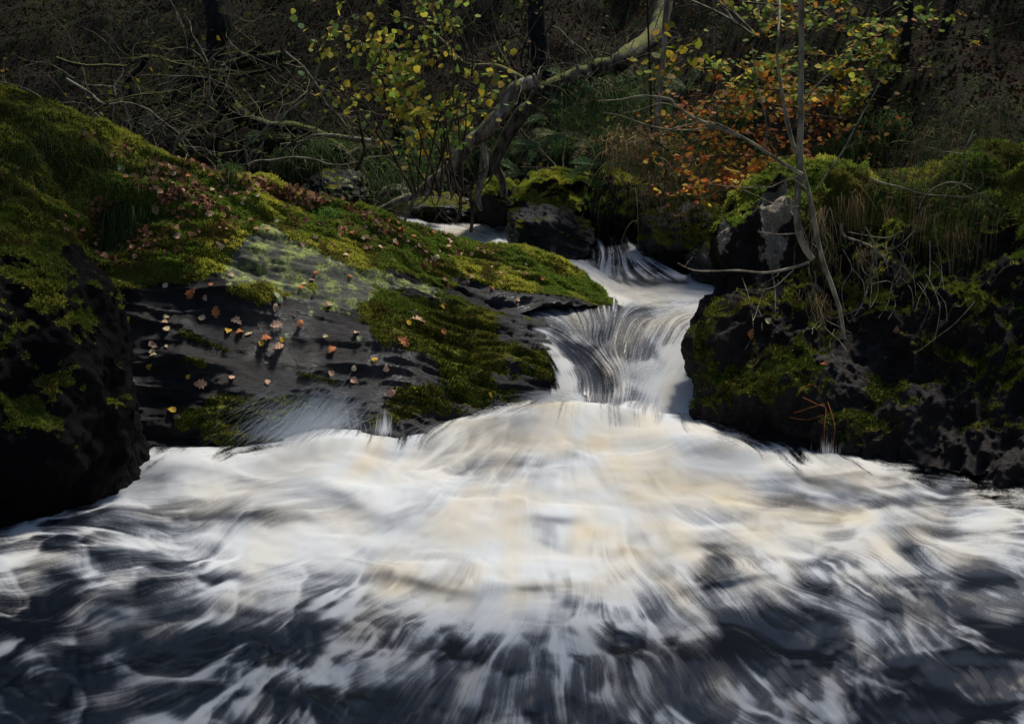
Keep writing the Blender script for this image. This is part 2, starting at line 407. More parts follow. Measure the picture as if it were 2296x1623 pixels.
def poly_in(x, y, pts, soft=30):
    """signed closeness to a polygon: 1 inside, falling off outside"""
    pts = np.asarray(pts, float); ins = np.zeros(x.shape, bool); dmin = np.full(x.shape, 1e9)
    for (x0, y0), (x1, y1) in zip(pts, np.roll(pts, -1, 0)):
        c = (y0 > y) != (y1 > y); xi = (x1 - x0) * (y - y0) / (y1 - y0 + 1e-9) + x0; ins ^= c & (x < xi)
        L2 = (x1 - x0) ** 2 + (y1 - y0) ** 2; t = np.clip(((x - x0) * (x1 - x0) + (y - y0) * (y1 - y0)) / L2, 0, 1)
        dmin = np.minimum(dmin, np.hypot(x - x0 - t * (x1 - x0), y - y0 - t * (y1 - y0)))
    return np.clip(.5 + np.where(ins, dmin, -dmin) / (2 * soft), 0, 1)
LICH = [(500, 560), (590, 505), (640, 520), (720, 560), (800, 585), (900, 625), (980, 640), (1000, 660), (900, 650), (840, 665), (850, 690), (760, 700), (700, 690), (620, 655), (560, 650), (480, 615)]
WETP = [(330, 650), (440, 650), (520, 665), (600, 680), (700, 700), (760, 740), (850, 770), (930, 800), (960, 830), (900, 850), (880, 900), (800, 890), (700, 860), (560, 870), (430, 850), (380, 900), (320, 860), (320, 740)]
lich = poly_in(sx, sy, LICH, 26); wetp = poly_in(sx, sy, WETP, 34)
top_moss = 1 - sstep(-20, 30, sy - np.interp(sx, [100, 300, 420, 520, 590, 700, 820, 1000, 1100, 1250, 1390], [620, 640, 640, 600, 500, 545, 600, 640, 655, 668, 700]))
belt = poly_in(sx, sy, [(700, 690), (860, 640), (1010, 650), (1130, 700), (1130, 760), (1250, 790), (1260, 860), (1150, 900), (1000, 930), (880, 950), (830, 900), (960, 830), (900, 780), (780, 740), (690, 715)], 30)
low = poly_in(sx, sy, [(380, 880), (560, 860), (700, 880), (860, 930), (870, 960), (700, 960), (520, 990), (380, 960)], 30)
strip = gs(sx, sy, 560, 655, 110, 22, .12) + gs(sx, sy, 470, 770, 120, 12, .35) + gs(sx, sy, 440, 810, 60, 22, .2) + gs(sx, sy, 1000, 665, 60, 14, .2) + gs(sx, sy, 720, 850, 90, 10, .25)
moss = np.maximum(np.maximum(top_moss, belt * .72), np.maximum(low * .72, strip))
moss = moss * (1 - .95 * lich * (1 - .5 * (w1 > .35))) * (1 - .9 * wetp * (1 - np.clip(strip, 0, 1))) + .34 * w1 + .16 * w2
brown = gs(sx, sy, 1210, 680, 140, 22, .12) + gs(sx, sy, 1060, 640, 80, 10, .35) + gs(sx, sy, 1130, 670, 60, 8, .3)
moss = np.clip(moss - .8 * brown, 0, 1); moss[back > 0] = .8
wet = np.clip(wetp + sstep(640, 760, sy) * .7 + brown, 0, 1) * (.55 + .45 * sstep(-.4, .3, w1))
A = mesh('boulder', V, gridfaces(*V.shape[:2]), MAT_ROCK, {'moss': moss, 'lichen': lich * (1 - back) , 'wet': wet},
         label='huge whaleback slate rock with moss, fallen leaves and a wet dark flank', category='rock')
register(A)
vis = (Nm[..., 1] < .55)
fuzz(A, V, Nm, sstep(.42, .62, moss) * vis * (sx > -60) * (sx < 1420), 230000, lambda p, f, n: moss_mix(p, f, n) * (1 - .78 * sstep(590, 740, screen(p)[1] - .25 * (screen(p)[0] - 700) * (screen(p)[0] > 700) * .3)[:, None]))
VA, NA, MA = V, Nm, moss

# --- rounded boulders: closed meshes, lumped and cut
def boulder(name, ctr, rad, rot, seed, label, mossup=.4, wetness=.4, res=110, lump=.22, cuts=4, nf=0, mat=None, group=None, mcols=None, lichen=0., par=None):
    n, m = res * 2, res; th = np.linspace(0, 2 * np.pi, n); ph = np.linspace(.001, np.pi - .001, m)
    a, b = np.meshgrid(th, ph, indexing='ij'); D = np.stack([np.cos(a) * np.sin(b), np.sin(a) * np.sin(b), np.cos(b)], -1)
    r = 1 + lump * fbm(D * 1.3 + seed * 3.1, 3, seed)
    rs = np.random.RandomState(seed)
    for k in range(cuts):
        c = rs.randn(3); c /= np.linalg.norm(c); lim = rs.uniform(.68, .9); dd = D @ c
        r = np.where(dd > .2, np.minimum(r, lim / np.maximum(dd, .2) * (1 + .0 * dd)), r)
    r = r + .05 * fbm(D * 4 + seed, 4, seed + 5)
    Vb = D * r[..., None] * np.array(rad)
    c, s = math.cos(rot), math.sin(rot)                  # tilt in the x-z plane
    Vb = np.stack([Vb[..., 0] * c + Vb[..., 2] * s, Vb[..., 1], -Vb[..., 0] * s + Vb[..., 2] * c], -1) + np.array(ctr)
    Nb = -gridnormals(Vb)
    if (Nb * (Vb - np.array(ctr))).sum() < 0: Nb = -Nb
    Vb = Vb + Nb * (.035 * fbm(Vb * 5, 4, seed + 8) + .012 * fbm(Vb * 18, 3, seed + 9))[..., None] * min(1, max(rad))
    mo = np.clip(.5 + (Nb[..., 2] - (1 - mossup)) * 1.3 + .45 * fbm(Vb * 3, 4, seed + 2), 0, 1)
    Vb[-1] = Vb[0]
    o = mesh(name, Vb, gridfaces(n, m), mat or MAT_ROCK, {'moss': mo, 'lichen': np.full(mo.shape, lichen), 'wet': np.full(mo.shape, wetness)}, label=label, category='rock')
    if group: o['group'] = group
    if nf: fuzz(o, Vb, Nb, sstep(.45, .62, mo) * (Nb[..., 1] < .5) + 1e-9, nf, mcols or moss_mix, L=(.012, .032))
    register(o); return o
def Bp(tx, ty, Y): return tuple(P(tx, ty, Y))
def px(w, Y): return w / FT * Y
Bleft = boulder('boulder', Bp(-70, 930, 6.7), (px(428, 6.7), .9, px(480, 6.7)), 0, 3, 'near dark rock at the left edge with a rounded moss cap', .42, .0, 260, .10, 3, 40000, mat=MAT_ROCK3, mcols=lambda p, f, n: moss_mix(p, f, n) * .6)  # shade on its front is put into the darker rock colour

# --- right hand wall of rock
lv = [(1690, 1010, 7.45), (1590, 930, 7.75), (1592, 858, 8.1), (1568, 765, 8.3), (1577, 695, 8.5), (1612, 640, 8.7), (1606, 560, 8.8), (1628, 495, 8.9), (1680, 440, 8.95), (1745, 402, 9.0)]
cx = [0, 110, 260, 400, 560, 760, 1000]
ctrl = []
for k, (x, y, d) in enumerate(lv):
    t = k / (len(lv) - 1); row = [P(x + 150, y + 20, d + 1.4), P(x + 20, y, d + .35), P(x, y, d)]
    for j, off in enumerate(cx[1:]):
        xx = x + off * (1 - .12 * t); by = np.interp(xx, [1600, 1780, 1880, 2000, 2184, 2450, 2700], [1003, 1018, 1030, 1052, 1090, 1150, 1210]); ty_ = np.interp(xx, [1740, 1830, 1900, 1950, 2000, 2184, 2500, 2800], [400, 374, 402, 432, 392, 362, 300, 270])
        yy = by + (ty_ - by) * t if k else by
        yf = y if xx < 1700 and 0 < k < 9 else yy
        yy = yf * (1 - min(1, off / 200)) + yy * min(1, off / 200)
        zb = PZ(xx, by, -.02)[1]; Yt = 8.9 - .0006 * (xx - 1740)
        dd = zb + (Yt - zb) * (t ** 1.25)
        row.append(P(xx, yy, dd))
    ctrl.append(row)
ctrl = np.array(ctrl)
ctrl = np.concatenate([ctrl[:1] + [0, .1, -.6], ctrl, ctrl[-1:] + [.05, .3, .0], ctrl[-1:] + [.2, 1.2, -.15], ctrl[-1:] + [.3, 2.2, -.8]])
V = catmull(catmull(ctrl, 480, 0), 520, 1); V = np.swapaxes(V, 0, 1)
Nm = gridnormals(V)
if Nm[300, 200].dot([0, -1, .3]) < 0: Nm = -Nm
sx, sy = screen(V)
dep = .20 * gs(sx, sy, 1700, 900, 110, 60, -.3) + .16 * gs(sx, sy, 1620, 760, 40, 70) + .17 * gs(sx, sy, 1760, 470, 70, 70) - .16 * gs(sx, sy, 1720, 640, 60, 60)
dep += -.25 * gs(sx, sy, 1900, 620, 60, 130) + .12 * gs(sx, sy, 1850, 850, 70, 80) - .3 * gs(sx, sy, 2100, 800, 180, 200) + .1 * gs(sx, sy, 1650, 540, 50, 50) - .12 * gs(sx, sy, 1650, 950, 60, 40)
V = V + Nm * (surface_detail(V, Nm, (.3, .2, 1), .08, 31) - .07 + .12 * fbm(V * 2.2, 3, 44) + dep)[..., None]
Nm = gridnormals(V)
if Nm[300, 200].dot([0, -1, .3]) < 0: Nm = -Nm
sx, sy = screen(V); w1 = fbm(V * 3, 4, 93); w2 = fbm(V * 9, 3, 94)
bare = gs(sx, sy, 1745, 460, 45, 55) + gs(sx, sy, 1735, 560, 30, 60) + gs(sx, sy, 1622, 530, 16, 40)
moss = .10 + .7 * (1 - sstep(430, 560, sy)) + .45 * np.clip(Nm[..., 2], 0, 1) + .4 * gs(sx, sy, 1740, 640, 60, 60, .6) + .3 * gs(sx, sy, 1720, 850, 120, 50, -.2) - .75 * bare + .38 * w1 + .2 * w2
moss = np.clip(moss - .35 * sstep(960, 1000, sy), 0, 1)
Rr = mesh('rock_wall', V, gridfaces(*V.shape[:2]), MAT_ROCK2, {'moss': moss, 'lichen': np.clip(bare * 1.3 + .5 * w2 * bare, 0, 1) * .8, 'wet': sstep(600, 900, sy) * .3},
          label='steep dark rock face on the right with mossy top and hanging roots', category='rock')
register(Rr)
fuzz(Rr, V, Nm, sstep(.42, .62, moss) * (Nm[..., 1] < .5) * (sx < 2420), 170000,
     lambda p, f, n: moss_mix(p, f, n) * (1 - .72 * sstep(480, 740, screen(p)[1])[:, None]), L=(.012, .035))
VR, NR, MR = V, Nm, moss

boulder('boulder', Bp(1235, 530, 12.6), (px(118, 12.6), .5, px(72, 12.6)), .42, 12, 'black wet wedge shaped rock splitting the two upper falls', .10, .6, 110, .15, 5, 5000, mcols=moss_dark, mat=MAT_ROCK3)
boulder('boulder', Bp(1250, 450, 13.9), (px(80, 13.9), .6, px(75, 13.9)), -.2, 15, 'moss covered round boulder behind the black wedge rock', .85, .2, 90, .2, 3, 22000)
boulder('boulder', Bp(1110, 455, 14.0), (px(55, 14), .5, px(55, 14)), 0, 16, 'mossy boulder below the leaning tree trunk', .7, .5, 80, .2, 3, 12000)
boulder('boulder', Bp(1390, 460, 13.2), (px(62, 13.2), .6, px(80, 13.2)), .2, 17, 'tall mossy boulder with a pale scar left of the grassy bank', .55, .5, 90, .2, 4, 14000)
boulder('boulder', Bp(755, 430, 14.5), (px(75, 14.5), .6, px(50, 14.5)), .1, 18, 'grey bare boulder just above the mossy ridge', .1, .3, 80, .15, 5, 0, lichen=.35)
boulder('boulder', Bp(885, 450, 14.3), (px(34, 14.3), .4, px(38, 14.3)), 0, 19, 'small pale upright stone below the sedge clump', .1, .3, 60, .15, 4, 0, lichen=.6)
boulder('boulder', Bp(985, 462, 15.4), (px(95, 15), .6, px(30, 15)), .05, 20, 'low dark stone at the far waterline behind the dead trunk', .2, .7, 70, .2, 3, 0)
boulder('boulder', Bp(1440, 648, 12.35), (px(105, 12.35), .5, px(78, 12.35)), .3, 21, 'rounded dark rock under the thin fan shaped fall', .02, 1, 80, .12, 2, 0)
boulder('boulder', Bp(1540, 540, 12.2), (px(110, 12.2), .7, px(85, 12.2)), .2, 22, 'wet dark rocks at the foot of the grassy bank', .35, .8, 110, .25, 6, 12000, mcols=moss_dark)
boulder('boulder', Bp(1480, 530, 12.3), (px(40, 12.3), .4, px(38, 12.3)), .3, 23, 'small angular grey rock in the foot of the bank', .1, .4, 60, .15, 6, 0, lichen=.4)
boulder('boulder', Bp(1600, 590, 11.4), (px(70, 11.2), .6, px(45, 11.2)), .3, 24, 'low black rock beside the white chute', .05, 1, 60, .15, 5, 0)

# ------------------------------------------------------------------ water
def lic(src, vx, vy, L, step=1.0):
    n, m = src.shape; X0, Y0 = np.meshgrid(np.arange(n, dtype=np.float32), np.arange(m, dtype=np.float32), indexing='ij')
    acc = src.copy(); cnt = 1
    for sg in (1, -1):
        x, y = X0.copy(), Y0.copy()
        for k in range(L):
            i = np.clip(x, 0, n - 1).astype(np.int32); j = np.clip(y, 0, m - 1).astype(np.int32)
            x += sg * step * vx[i, j]; y += sg * step * vy[i, j]
            acc += src[np.clip(x, 0, n - 1).astype(np.int32), np.clip(y, 0, m - 1).astype(np.int32)]; cnt += 1
    r = acc / cnt; return (r - r.mean()) / r.std()
def tails(src, vx, vy, L, step, decay):
    """foam dragged downstream from where it breaks, thinning out along the flow"""
    n, m = src.shape; x, y = np.meshgrid(np.arange(n, dtype=np.float32), np.arange(m, dtype=np.float32), indexing='ij'); x = x.copy(); y = y.copy()
    acc = src.copy(); w = 1.; tot = 1.
    for k in range(L):
        i = np.clip(x, 0, n - 1).astype(np.int32); j = np.clip(y, 0, m - 1).astype(np.int32)
        x -= step * vx[i, j]; y -= step * vy[i, j]; w *= decay
        acc += w * src[np.clip(x, 0, n - 1).astype(np.int32), np.clip(y, 0, m - 1).astype(np.int32)]; tot += w
    return acc / tot
def up_noise(n, m, s, seed):
    i, j = np.meshgrid(np.arange(n) / s, np.arange(m) / s, indexing='ij')
    return noise(np.stack([i, j, np.full(i.shape, seed * 3.7)], -1), seed).astype(np.float32)
def streaks(n, m, vx, vy, seed, fine=1.0):
    a = lic(np.random.RandomState(seed).randn(n, m).astype(np.float32), vx, vy, 22)
    b = lic(up_noise(n, m, 3.0, seed + 1), vx, vy, 30)
    c = lic(up_noise(n, m, 8.0, seed + 2), vx, vy, 16, 1.6)
    d = lic(up_noise(n, m, 22.0, seed + 3), vx, vy, 10, 2.4)
    return a, b, c, d
def water_sheet(name, tx0, tx1, ty0, ty1, dt, depth, flow, dens, warm, alpha, seed, label, rot=.5, relief=.01, mixw=(.16, .2, .26, .24), froth=None, lo=-.42, hi=1.2, damp=.78):
    n, m = int((tx1 - tx0) / dt), int((ty1 - ty0) / dt)
    tx, ty = np.meshgrid(np.linspace(tx0, tx1, n), np.linspace(ty0, ty1, m), indexing='ij')
    fv = idw(tx, ty, flow); an = np.arctan2(fv[..., 1], fv[..., 0])
    an = an + rot * fbm(np.stack([tx / 170, ty / 80, 0 * tx + seed], -1), 3, seed + 9)
    vx, vy = np.cos(an).astype(np.float32), np.sin(an).astype(np.float32)
    a, b, c, d = streaks(n, m, vx, vy, seed)
    D = dens(tx, ty)
    F = D + (mixw[0] * a * .5 + mixw[1] * b * .5 + mixw[2] * c * .6 + mixw[3] * d * .7) * (1 - damp * sstep(.45, 1.0, D))
    if froth is not None: F = F + froth(tx, ty, vx, vy) * np.clip(1.4 - D, .46, .9)
    if froth is not None: F = np.where(F > D * .9 + .42, D * .9 + .42 + .35 * (F - D * .9 - .42), F)
    foam = sstep(lo, hi, F)
    V = depth(tx, ty)
    V = V + np.array([0, 0, 1.]) * (relief * (.3 * b + c * .7 + d * 1.5))[..., None]
    al = alpha(tx, ty, .5 * b + .5 * c + .4 * a)
    wm = np.clip(warm(tx, ty) + .15 * d, 0, 1)
    keep = al > .003
    f = gridfaces(n, m, keep); used = np.unique(f); rem = np.full(n * m, -1); rem[used] = np.arange(len(used))
    o = mesh(name, V.reshape(-1, 3)[used], rem[f], MAT_WATER, {'foam': foam.ravel()[used], 'warm': wm.ravel()[used], 'alpha': al.ravel()[used]}, kind='structure', label=label, category='water')
    return o

# lower pool
SHORE = [(-900, 1330), (-300, 1130), (112, 1066), (250, 1035), (420, 1000), (520, 1012), (600, 990), (700, 950), (760, 955), (830, 965), (862, 940), (885, 985), (910, 995), (1000, 950), (1100, 915), (1210, 900),
         (1240, 885), (1330, 890), (1420, 905), (1500, 905), (1570, 925), (1640, 965), (1680, 1000), (1760, 1010), (1800, 1018), (1870, 1008), (1950, 1030), (2050, 1062), (2184, 1095), (2450, 1150), (3200, 1330)]
SHX, SHY = np.array(SHORE).T
PF = [(112, 1080, -1, .15), (112, 1250, -1, .12), (300, 1060, -1, .25), (300, 1230, -1, .2), (300, 1400, -1, .3), (450, 1020, -1, .25), (600, 1030, -1, .1), (600, 1200, -.95, .35), (600, 1350, -.95, .45), (780, 1060, -.8, .5),
      (900, 1000, -.55, .8), (1000, 985, -.8, .55), (1100, 950, -.9, .5), (1200, 1000, -.5, .85), (1290, 950, -.1, 1), (1290, 1100, -.1, 1), (900, 1180, -.8, .4), (900, 1310, -.75, .7), (1200, 1300, -.1, 1), (1500, 1000, .5, .9),
      (1600, 1050, .9, .45), (1600, 1200, .7, .5), (1500, 1300, .55, .8), (1800, 1100, 1, .35), (2000, 1200, 1, .4), (2184, 1150, 1, .2), (1900, 1330, .8, .45), (1500, 1450, .75, .5), (1000, 1450, -.55, .8), (2184, 1450, .8, .5),
      (700, 1450, -.85, .5), (1640, 950, .8, .5), (720, 960, -.6, .8), (1500, 930, -.3, .9), (300, 1580, -.9, .4), (1800, 1600, .85, .45), (1150, 1600, 0, 1)]
PD = [(-400, 1100, .1), (-100, 1130, .15), (112, 1085, .42), (112, 1160, .34), (112, 1250, .22), (112, 1350, .06), (112, 1480, .1), (270, 1370, .38), (300, 1060, .85), (450, 1040, 1.0), (600, 1100, .95), (700, 1030, 1.1), (900, 1050, 1.15), (1290, 930, 1.1),
      (1050, 1010, .75), (1140, 1010, .68), (1290, 1100, 1.25), (1600, 1050, 1.1), (1900, 1080, .75), (2050, 1100, .5), (2184, 1130, .3), (2184, 1210, .35), (2184, 1280, .05), (2050, 1330, -.02), (1900, 1290, .15), (1950, 1200, .55), (1750, 1180, .8), (1500, 1240, .7), (1600, 1275, .2),
      (1200, 1180, .85), (900, 1180, .95), (900, 1260, .6), (700, 1200, .9), (600, 1200, .75), (400, 1200, .45), (400, 1290, .25), (600, 1290, .5), (600, 1180, .4), (900, 1310, .55), (1200, 1300, .6), (1150, 1340, .75), (700, 1390, .05), (850, 1400, .05), (1000, 1450, .1), (1180, 1420, .42), (1180, 1460, .3),
      (1400, 1340, .35), (1500, 1390, .4), (1650, 1330, .4), (1700, 1430, .0), (1850, 1400, .0), (2000, 1460, .08), (1400, 1460, .0), (500, 1400, .3), (500, 1480, .1), (250, 1450, .2), (900, 1490, .2), (1100, 1500, .0), (1500, 1500, .0), (2184, 1500, -.1),
      (100, 1620, -.05), (700, 1620, .0), (1300, 1620, .0), (1900, 1620, -.05), (2400, 1400, -.1), (2500, 1150, .1), (1250, 1150, 1.1), (1420, 1100, 1.2)]
def crests(tx, ty, seed, lx, ly):
    """broken irregular lines where the water heaps up and froths"""
    ph = np.interp(ty, [850, 1000, 1150, 1300, 1500, 1900], [0, 2.6, 4.9, 6.6, 8.4, 11.0]) * 60
    w = np.stack([tx / 260, ph / 120, 0 * tx + seed], -1)
    X_ = tx / lx + .8 * noise(w, seed); Y_ = ph / ly + .9 * noise(w * 1.3, seed + 1) + .0012 * np.abs(tx - 1290) * 60 / ly * .25
    n1 = fbm(np.stack([X_, Y_, 0 * tx + 2.2 * seed], -1), 3, seed + 2, .5)
    patch = sstep(-.25, .45, noise(np.stack([tx / 300, ph / 110, 0 * tx + 9 + seed], -1), seed + 7))
    return np.clip(1 - np.abs(n1) * 4.5, 0, 1) ** 1.5 * (.25 + .75 * patch), n1
def pool_froth(tx, ty, vx, vy):
    g = np.random.RandomState(5).rand(*tx.shape).astype(np.float32); g2 = up_noise(*tx.shape, 3.2, 77) * .5 + .5
    tex = .85 + .45 * g + .3 * g2
    c1, _ = crests(tx, ty, 201, 120, 42); c2, _ = crests(tx, ty, 231, 70, 30)
    t1 = tails((c1 * tex).astype(np.float32), vx, vy, 28, 1.2, .94); t2 = tails((c2 * tex).astype(np.float32), vx, vy, 22, 1.0, .92)
    ph = np.interp(ty, [850, 1000, 1150, 1300, 1500, 1900], [0, 2.6, 4.9, 6.6, 8.4, 11.0])
    q = np.stack([tx / 280, ph * 1.5 + .0005 * np.abs(tx - 1290), 0 * tx + 4], -1); q = q + .5 * fbm(q * .8, 2, 311)[..., None]
    return 1.9 * t1 + 1.2 * t2 - .42 + .55 * fbm(q, 3, 301)
def pool_depth(tx, ty):
    z = .15 * gs(tx, ty, 1290, 930, 260, 95) + .10 * gs(tx, ty, 1560, 980, 120, 50) + .11 * gs(tx, ty, 740, 1000, 120, 60) + .05 * gs(tx, ty, 1330, 1090, 330, 50) + .05 * gs(tx, ty, 800, 1110, 120, 30, .4)
    z = z + .06 * gs(tx, ty, 450, 1035, 120, 26, -.1) + .07 * gs(tx, ty, 1850, 1060, 160, 28, .15) + .05 * gs(tx, ty, 950, 1290, 170, 26, .2) + .05 * gs(tx, ty, 1200, 1300, 120, 24) + .05 * gs(tx, ty, 1640, 1290, 120, 20, -.1)
    z = z + .05 * gs(tx, ty, 270, 1360, 50, 26) + .05 * gs(tx, ty, 1600, 1210, 90, 22) + .04 * gs(tx, ty, 1250, 1160, 70, 18)
    V = PZ(tx, np.maximum(ty, 700), z)
    w = np.stack([V[..., 0] * 1.5, V[..., 1] * 2.6, 0 * z], -1)
    V[..., 2] += .10 * np.exp(-((V[..., 0] - .42) / .55) ** 2 - ((V[..., 1] - 7.75) / .3) ** 2) + .05 * np.exp(-((V[..., 0] + 1.2) / .35) ** 2 - ((V[..., 1] - 7.3) / .2) ** 2)
    V[..., 2] += (.024 * noise(w * .9, 7) + .012 * noise(w * 2.1, 17) - .012 * crests(tx, ty, 201, 120, 42)[1]) * sstep(880, 1000, ty)
    return V
def pool_dens(tx, ty):
    D = idw(tx, ty, PD)[..., 0]
    hp = pool_depth(tx, ty)[..., 2] - .03
    return D + np.clip(hp, -.05, .08) * 1.0 + .20 * gs(D, 0, .5, 0, .38, 1) - .05 + .11 * sstep(1300, 1420, ty) + .10 * sstep(1120, 1200, ty) * (1 - sstep(1380, 1480, ty))
def pool_warm(tx, ty):
    w = .55 * gs(tx, ty, 1300, 960, 300, 90) + .35 * gs(tx, ty, 1300, 1150, 600, 130) + .45 * gs(tx, ty, 1900, 1150, 300, 90) + .4 * gs(tx, ty, 740, 1030, 120, 50) + .35 * gs(tx, ty, 1100, 1300, 500, 60)
    return .04 + w * (.8 + .8 * fbm(np.stack([tx / 110, ty / 40, 0 * tx], -1), 3, 77))
def pool_alpha(tx, ty, s):
    d = ty - np.interp(tx, SHX, SHY) + 9 * s + 10 * fbm(np.stack([tx / 45, 0 * tx, 0 * tx], -1), 3, 55)
    w = sstep(1190, 1260, tx) * (1 - sstep(1540, 1600, tx))
    return sstep(-18 - 14 * w, 18 + 22 * w, d + (6 + 12 * w) * s)
water_sheet('pool_water', -420, 2700, 850, 1900, 2.3, pool_depth, PF, pool_dens, pool_warm, pool_alpha, 1, 'churning white pool filling the foreground below the falls', .40, .0008, (.17, .08, .15, .18), pool_froth)
# still darker water under the froth, out past the frame
mesh('river_bed', np.array([[-9, -6, -.35], [9, -6, -.35], [9, 17, -.35], [-9, 17, -.35]]), [[0, 1, 2, 3]], MAT_GROUND, kind='structure', label='dark bed under the stream', category='river bed')

# main fall
CF = [(1190, 720, 1, .2), (1240, 745, 1, .45), (1300, 775, .85, .7), (1345, 815, .6, .95), (1375, 860, .25, 1), (1390, 910, .1, 1), (1200, 695, 1, .1), (1330, 715, .2, .5), (1350, 745, -.25, 1), (1420, 770, -.4, 1), (1480, 740, -.45, 1), (1460, 700, -.9, .2),
      (1540, 800, -.55, 1), (1560, 880, -.6, 1), (1480, 850, -.7, .8), (1440, 900, -.3, 1), (1300, 870, .15, 1), (1270, 820, .55, .9), (1580, 700, -1, .15), (1240, 780, .6, .7), (1500, 940, -.3, 1), (1280, 910, 0, 1)]
CD = [(1262, 748, .5), (1290, 760, .55), (1320, 772, .6), (1350, 790, .65), (1375, 812, .7), (1270, 775, -.15), (1305, 800, -.2), (1330, 850, -.2), (1345, 900, .2), (1440, 850, 1.1), (1420, 840, .85), (1500, 790, 1.05), (1560, 760, 1.05), (1590, 720, 1.0), (1450, 790, .3), (1400, 790, .3), (1430, 770, .3), (1150, 700, .05), (1200, 700, .3), (1250, 705, .4), (1190, 725, .25), (1260, 745, .0), (1320, 780, .0), (1290, 800, -.15), (1330, 830, -.12), (1350, 870, .0), (1310, 860, -.1), (1300, 780, -.1), (1340, 850, -.1), (1385, 830, .55), (1400, 880, .65), (1300, 735, .35), (1350, 730, .4), (1400, 720, .45), (1400, 755, .35), (1440, 790, .4), (1420, 800, .25),
      (1330, 705, .35), (1340, 750, .3), (1420, 700, .5), (1500, 700, .75), (1580, 700, .85), (1480, 760, .65), (1540, 740, .7), (1540, 800, 1.1), (1450, 820, 1.0), (1480, 860, 1.15), (1560, 880, 1.15), (1420, 920, .9), (1370, 910, .55), (1215, 750, .6), (1235, 785, 1.0), (1262, 815, 1.05), (1280, 860, 1.1), (1290, 900, 1.2),
      (1250, 900, .9), (1215, 790, .2), (1340, 900, .5), (1500, 930, 1.1)]
CY = [(1300, 800, 8.72), (1330, 800, 8.78), (1400, 800, 9.05), (1410, 850, 8.72), (1130, 700, 9.45), (1130, 660, 9.75), (1250, 690, 9.7), (1400, 688, 9.95), (1600, 690, 9.9), (1700, 690, 9.9), (1190, 722, 9.2), (1240, 745, 9.1), (1300, 770, 9.0), (1380, 760, 9.2), (1450, 735, 9.45), (1560, 740, 9.45), (1700, 740, 9.4),
      (1330, 815, 8.65), (1365, 870, 8.4), (1395, 930, 8.1), (1270, 820, 8.5), (1290, 900, 8.1), (1240, 790, 8.75), (1420, 830, 8.75), (1480, 820, 8.85), (1560, 830, 8.9), (1500, 900, 8.35), (1560, 930, 8.05), (1300, 960, 7.8), (1500, 980, 7.75), (1700, 900, 8.4), (1240, 910, 8.05), (1200, 900, 8.1)]
def c_alpha(tx, ty, s):
    left = np.interp(ty, [660, 695, 715, 740, 770, 800, 830, 870, 900, 960], [1250, 1150, 1160, 1190, 1215, 1238, 1255, 1250, 1215, 1180])
    top = np.interp(tx, [1130, 1250, 1330, 1400, 1640], [694, 690, 690, 682, 680])
    return sstep(-8, 12, tx - left + 6 * s) * sstep(-10, 14, ty - top + 7 * s) * (1 - sstep(930, 965, ty))
water_sheet('waterfall', 1120, 1700, 665, 980, 1.7, lambda x, y: P(x, y, tps(x, y, CY)), CF, lambda x, y: idw(x, y, CD, 4.5, 120)[..., 0], lambda x, y: .10 + .25 * gs(x, y, 1360, 800, 60, 60) + .5 * gs(x, y, 1325, 880, 22, 30) + .3 * gs(x, y, 1500, 720, 120, 30),
            c_alpha, 21, 'main fall curling over dark rock between the two banks', .16, .0015, (.34, .08, .10, .12), lo=-.05, hi=1.2, damp=.45)
# chute above the main fall
UF = [(1250, 575, .8, .5), (1300, 600, 1, .6), (1370, 650, 1, .6), (1450, 650, 1, .25), (1550, 640, 1, .05), (1600, 680, -.6, .5), (1500, 680, .6, .2), (1560, 600, -1, .1)]
UD = [(1250, 575, .7), (1290, 600, 1.1), (1350, 625, .95), (1400, 660, .9), (1480, 630, 1.0), (1560, 640, 1.0), (1560, 670, 1.1), (1600, 610, .9), (1345, 600, .8), (1450, 690, .75), (1300, 640, .5)]
UY = [(1230, 570, 12.4), (1300, 575, 12.5), (1290, 610, 11.6), (1340, 640, 10.8), (1400, 690, 10.0), (1600, 700, 9.8), (1400, 615, 11.7), (1500, 615, 11.7), (1620, 610, 11.6), (1500, 650, 10.8), (1620, 650, 10.7), (1700, 650, 10.7), (1700, 600, 11.8)]
def u_alpha(tx, ty, s):
    top = np.interp(tx, [1225, 1250, 1290, 1340, 1420, 1520, 1640], [600, 572, 566, 590, 612, 615, 608])
    return sstep(-7, 9, ty - top + 6 * s) * (1 - sstep(684, 702, ty + 4 * s)) * sstep(-4, 10, tx - np.interp(ty, [560, 590, 640, 680, 690, 720], [1225, 1235, 1320, 1380, 1395, 1440]) + 3 * s)
water_sheet('chute_water', 1215, 1720, 555, 715, 1.7, lambda x, y: P(x, y, tps(x, y, UY)), UF, lambda x, y: idw(x, y, UD)[..., 0], lambda x, y: .45 * gs(x, y, 1400, 650, 150, 40) + .2, u_alpha, 31,
            'bright creamy chute sweeping round the tip of the mossy rock', .15, .004, (.3, .16, .2, .2), damp=.5)
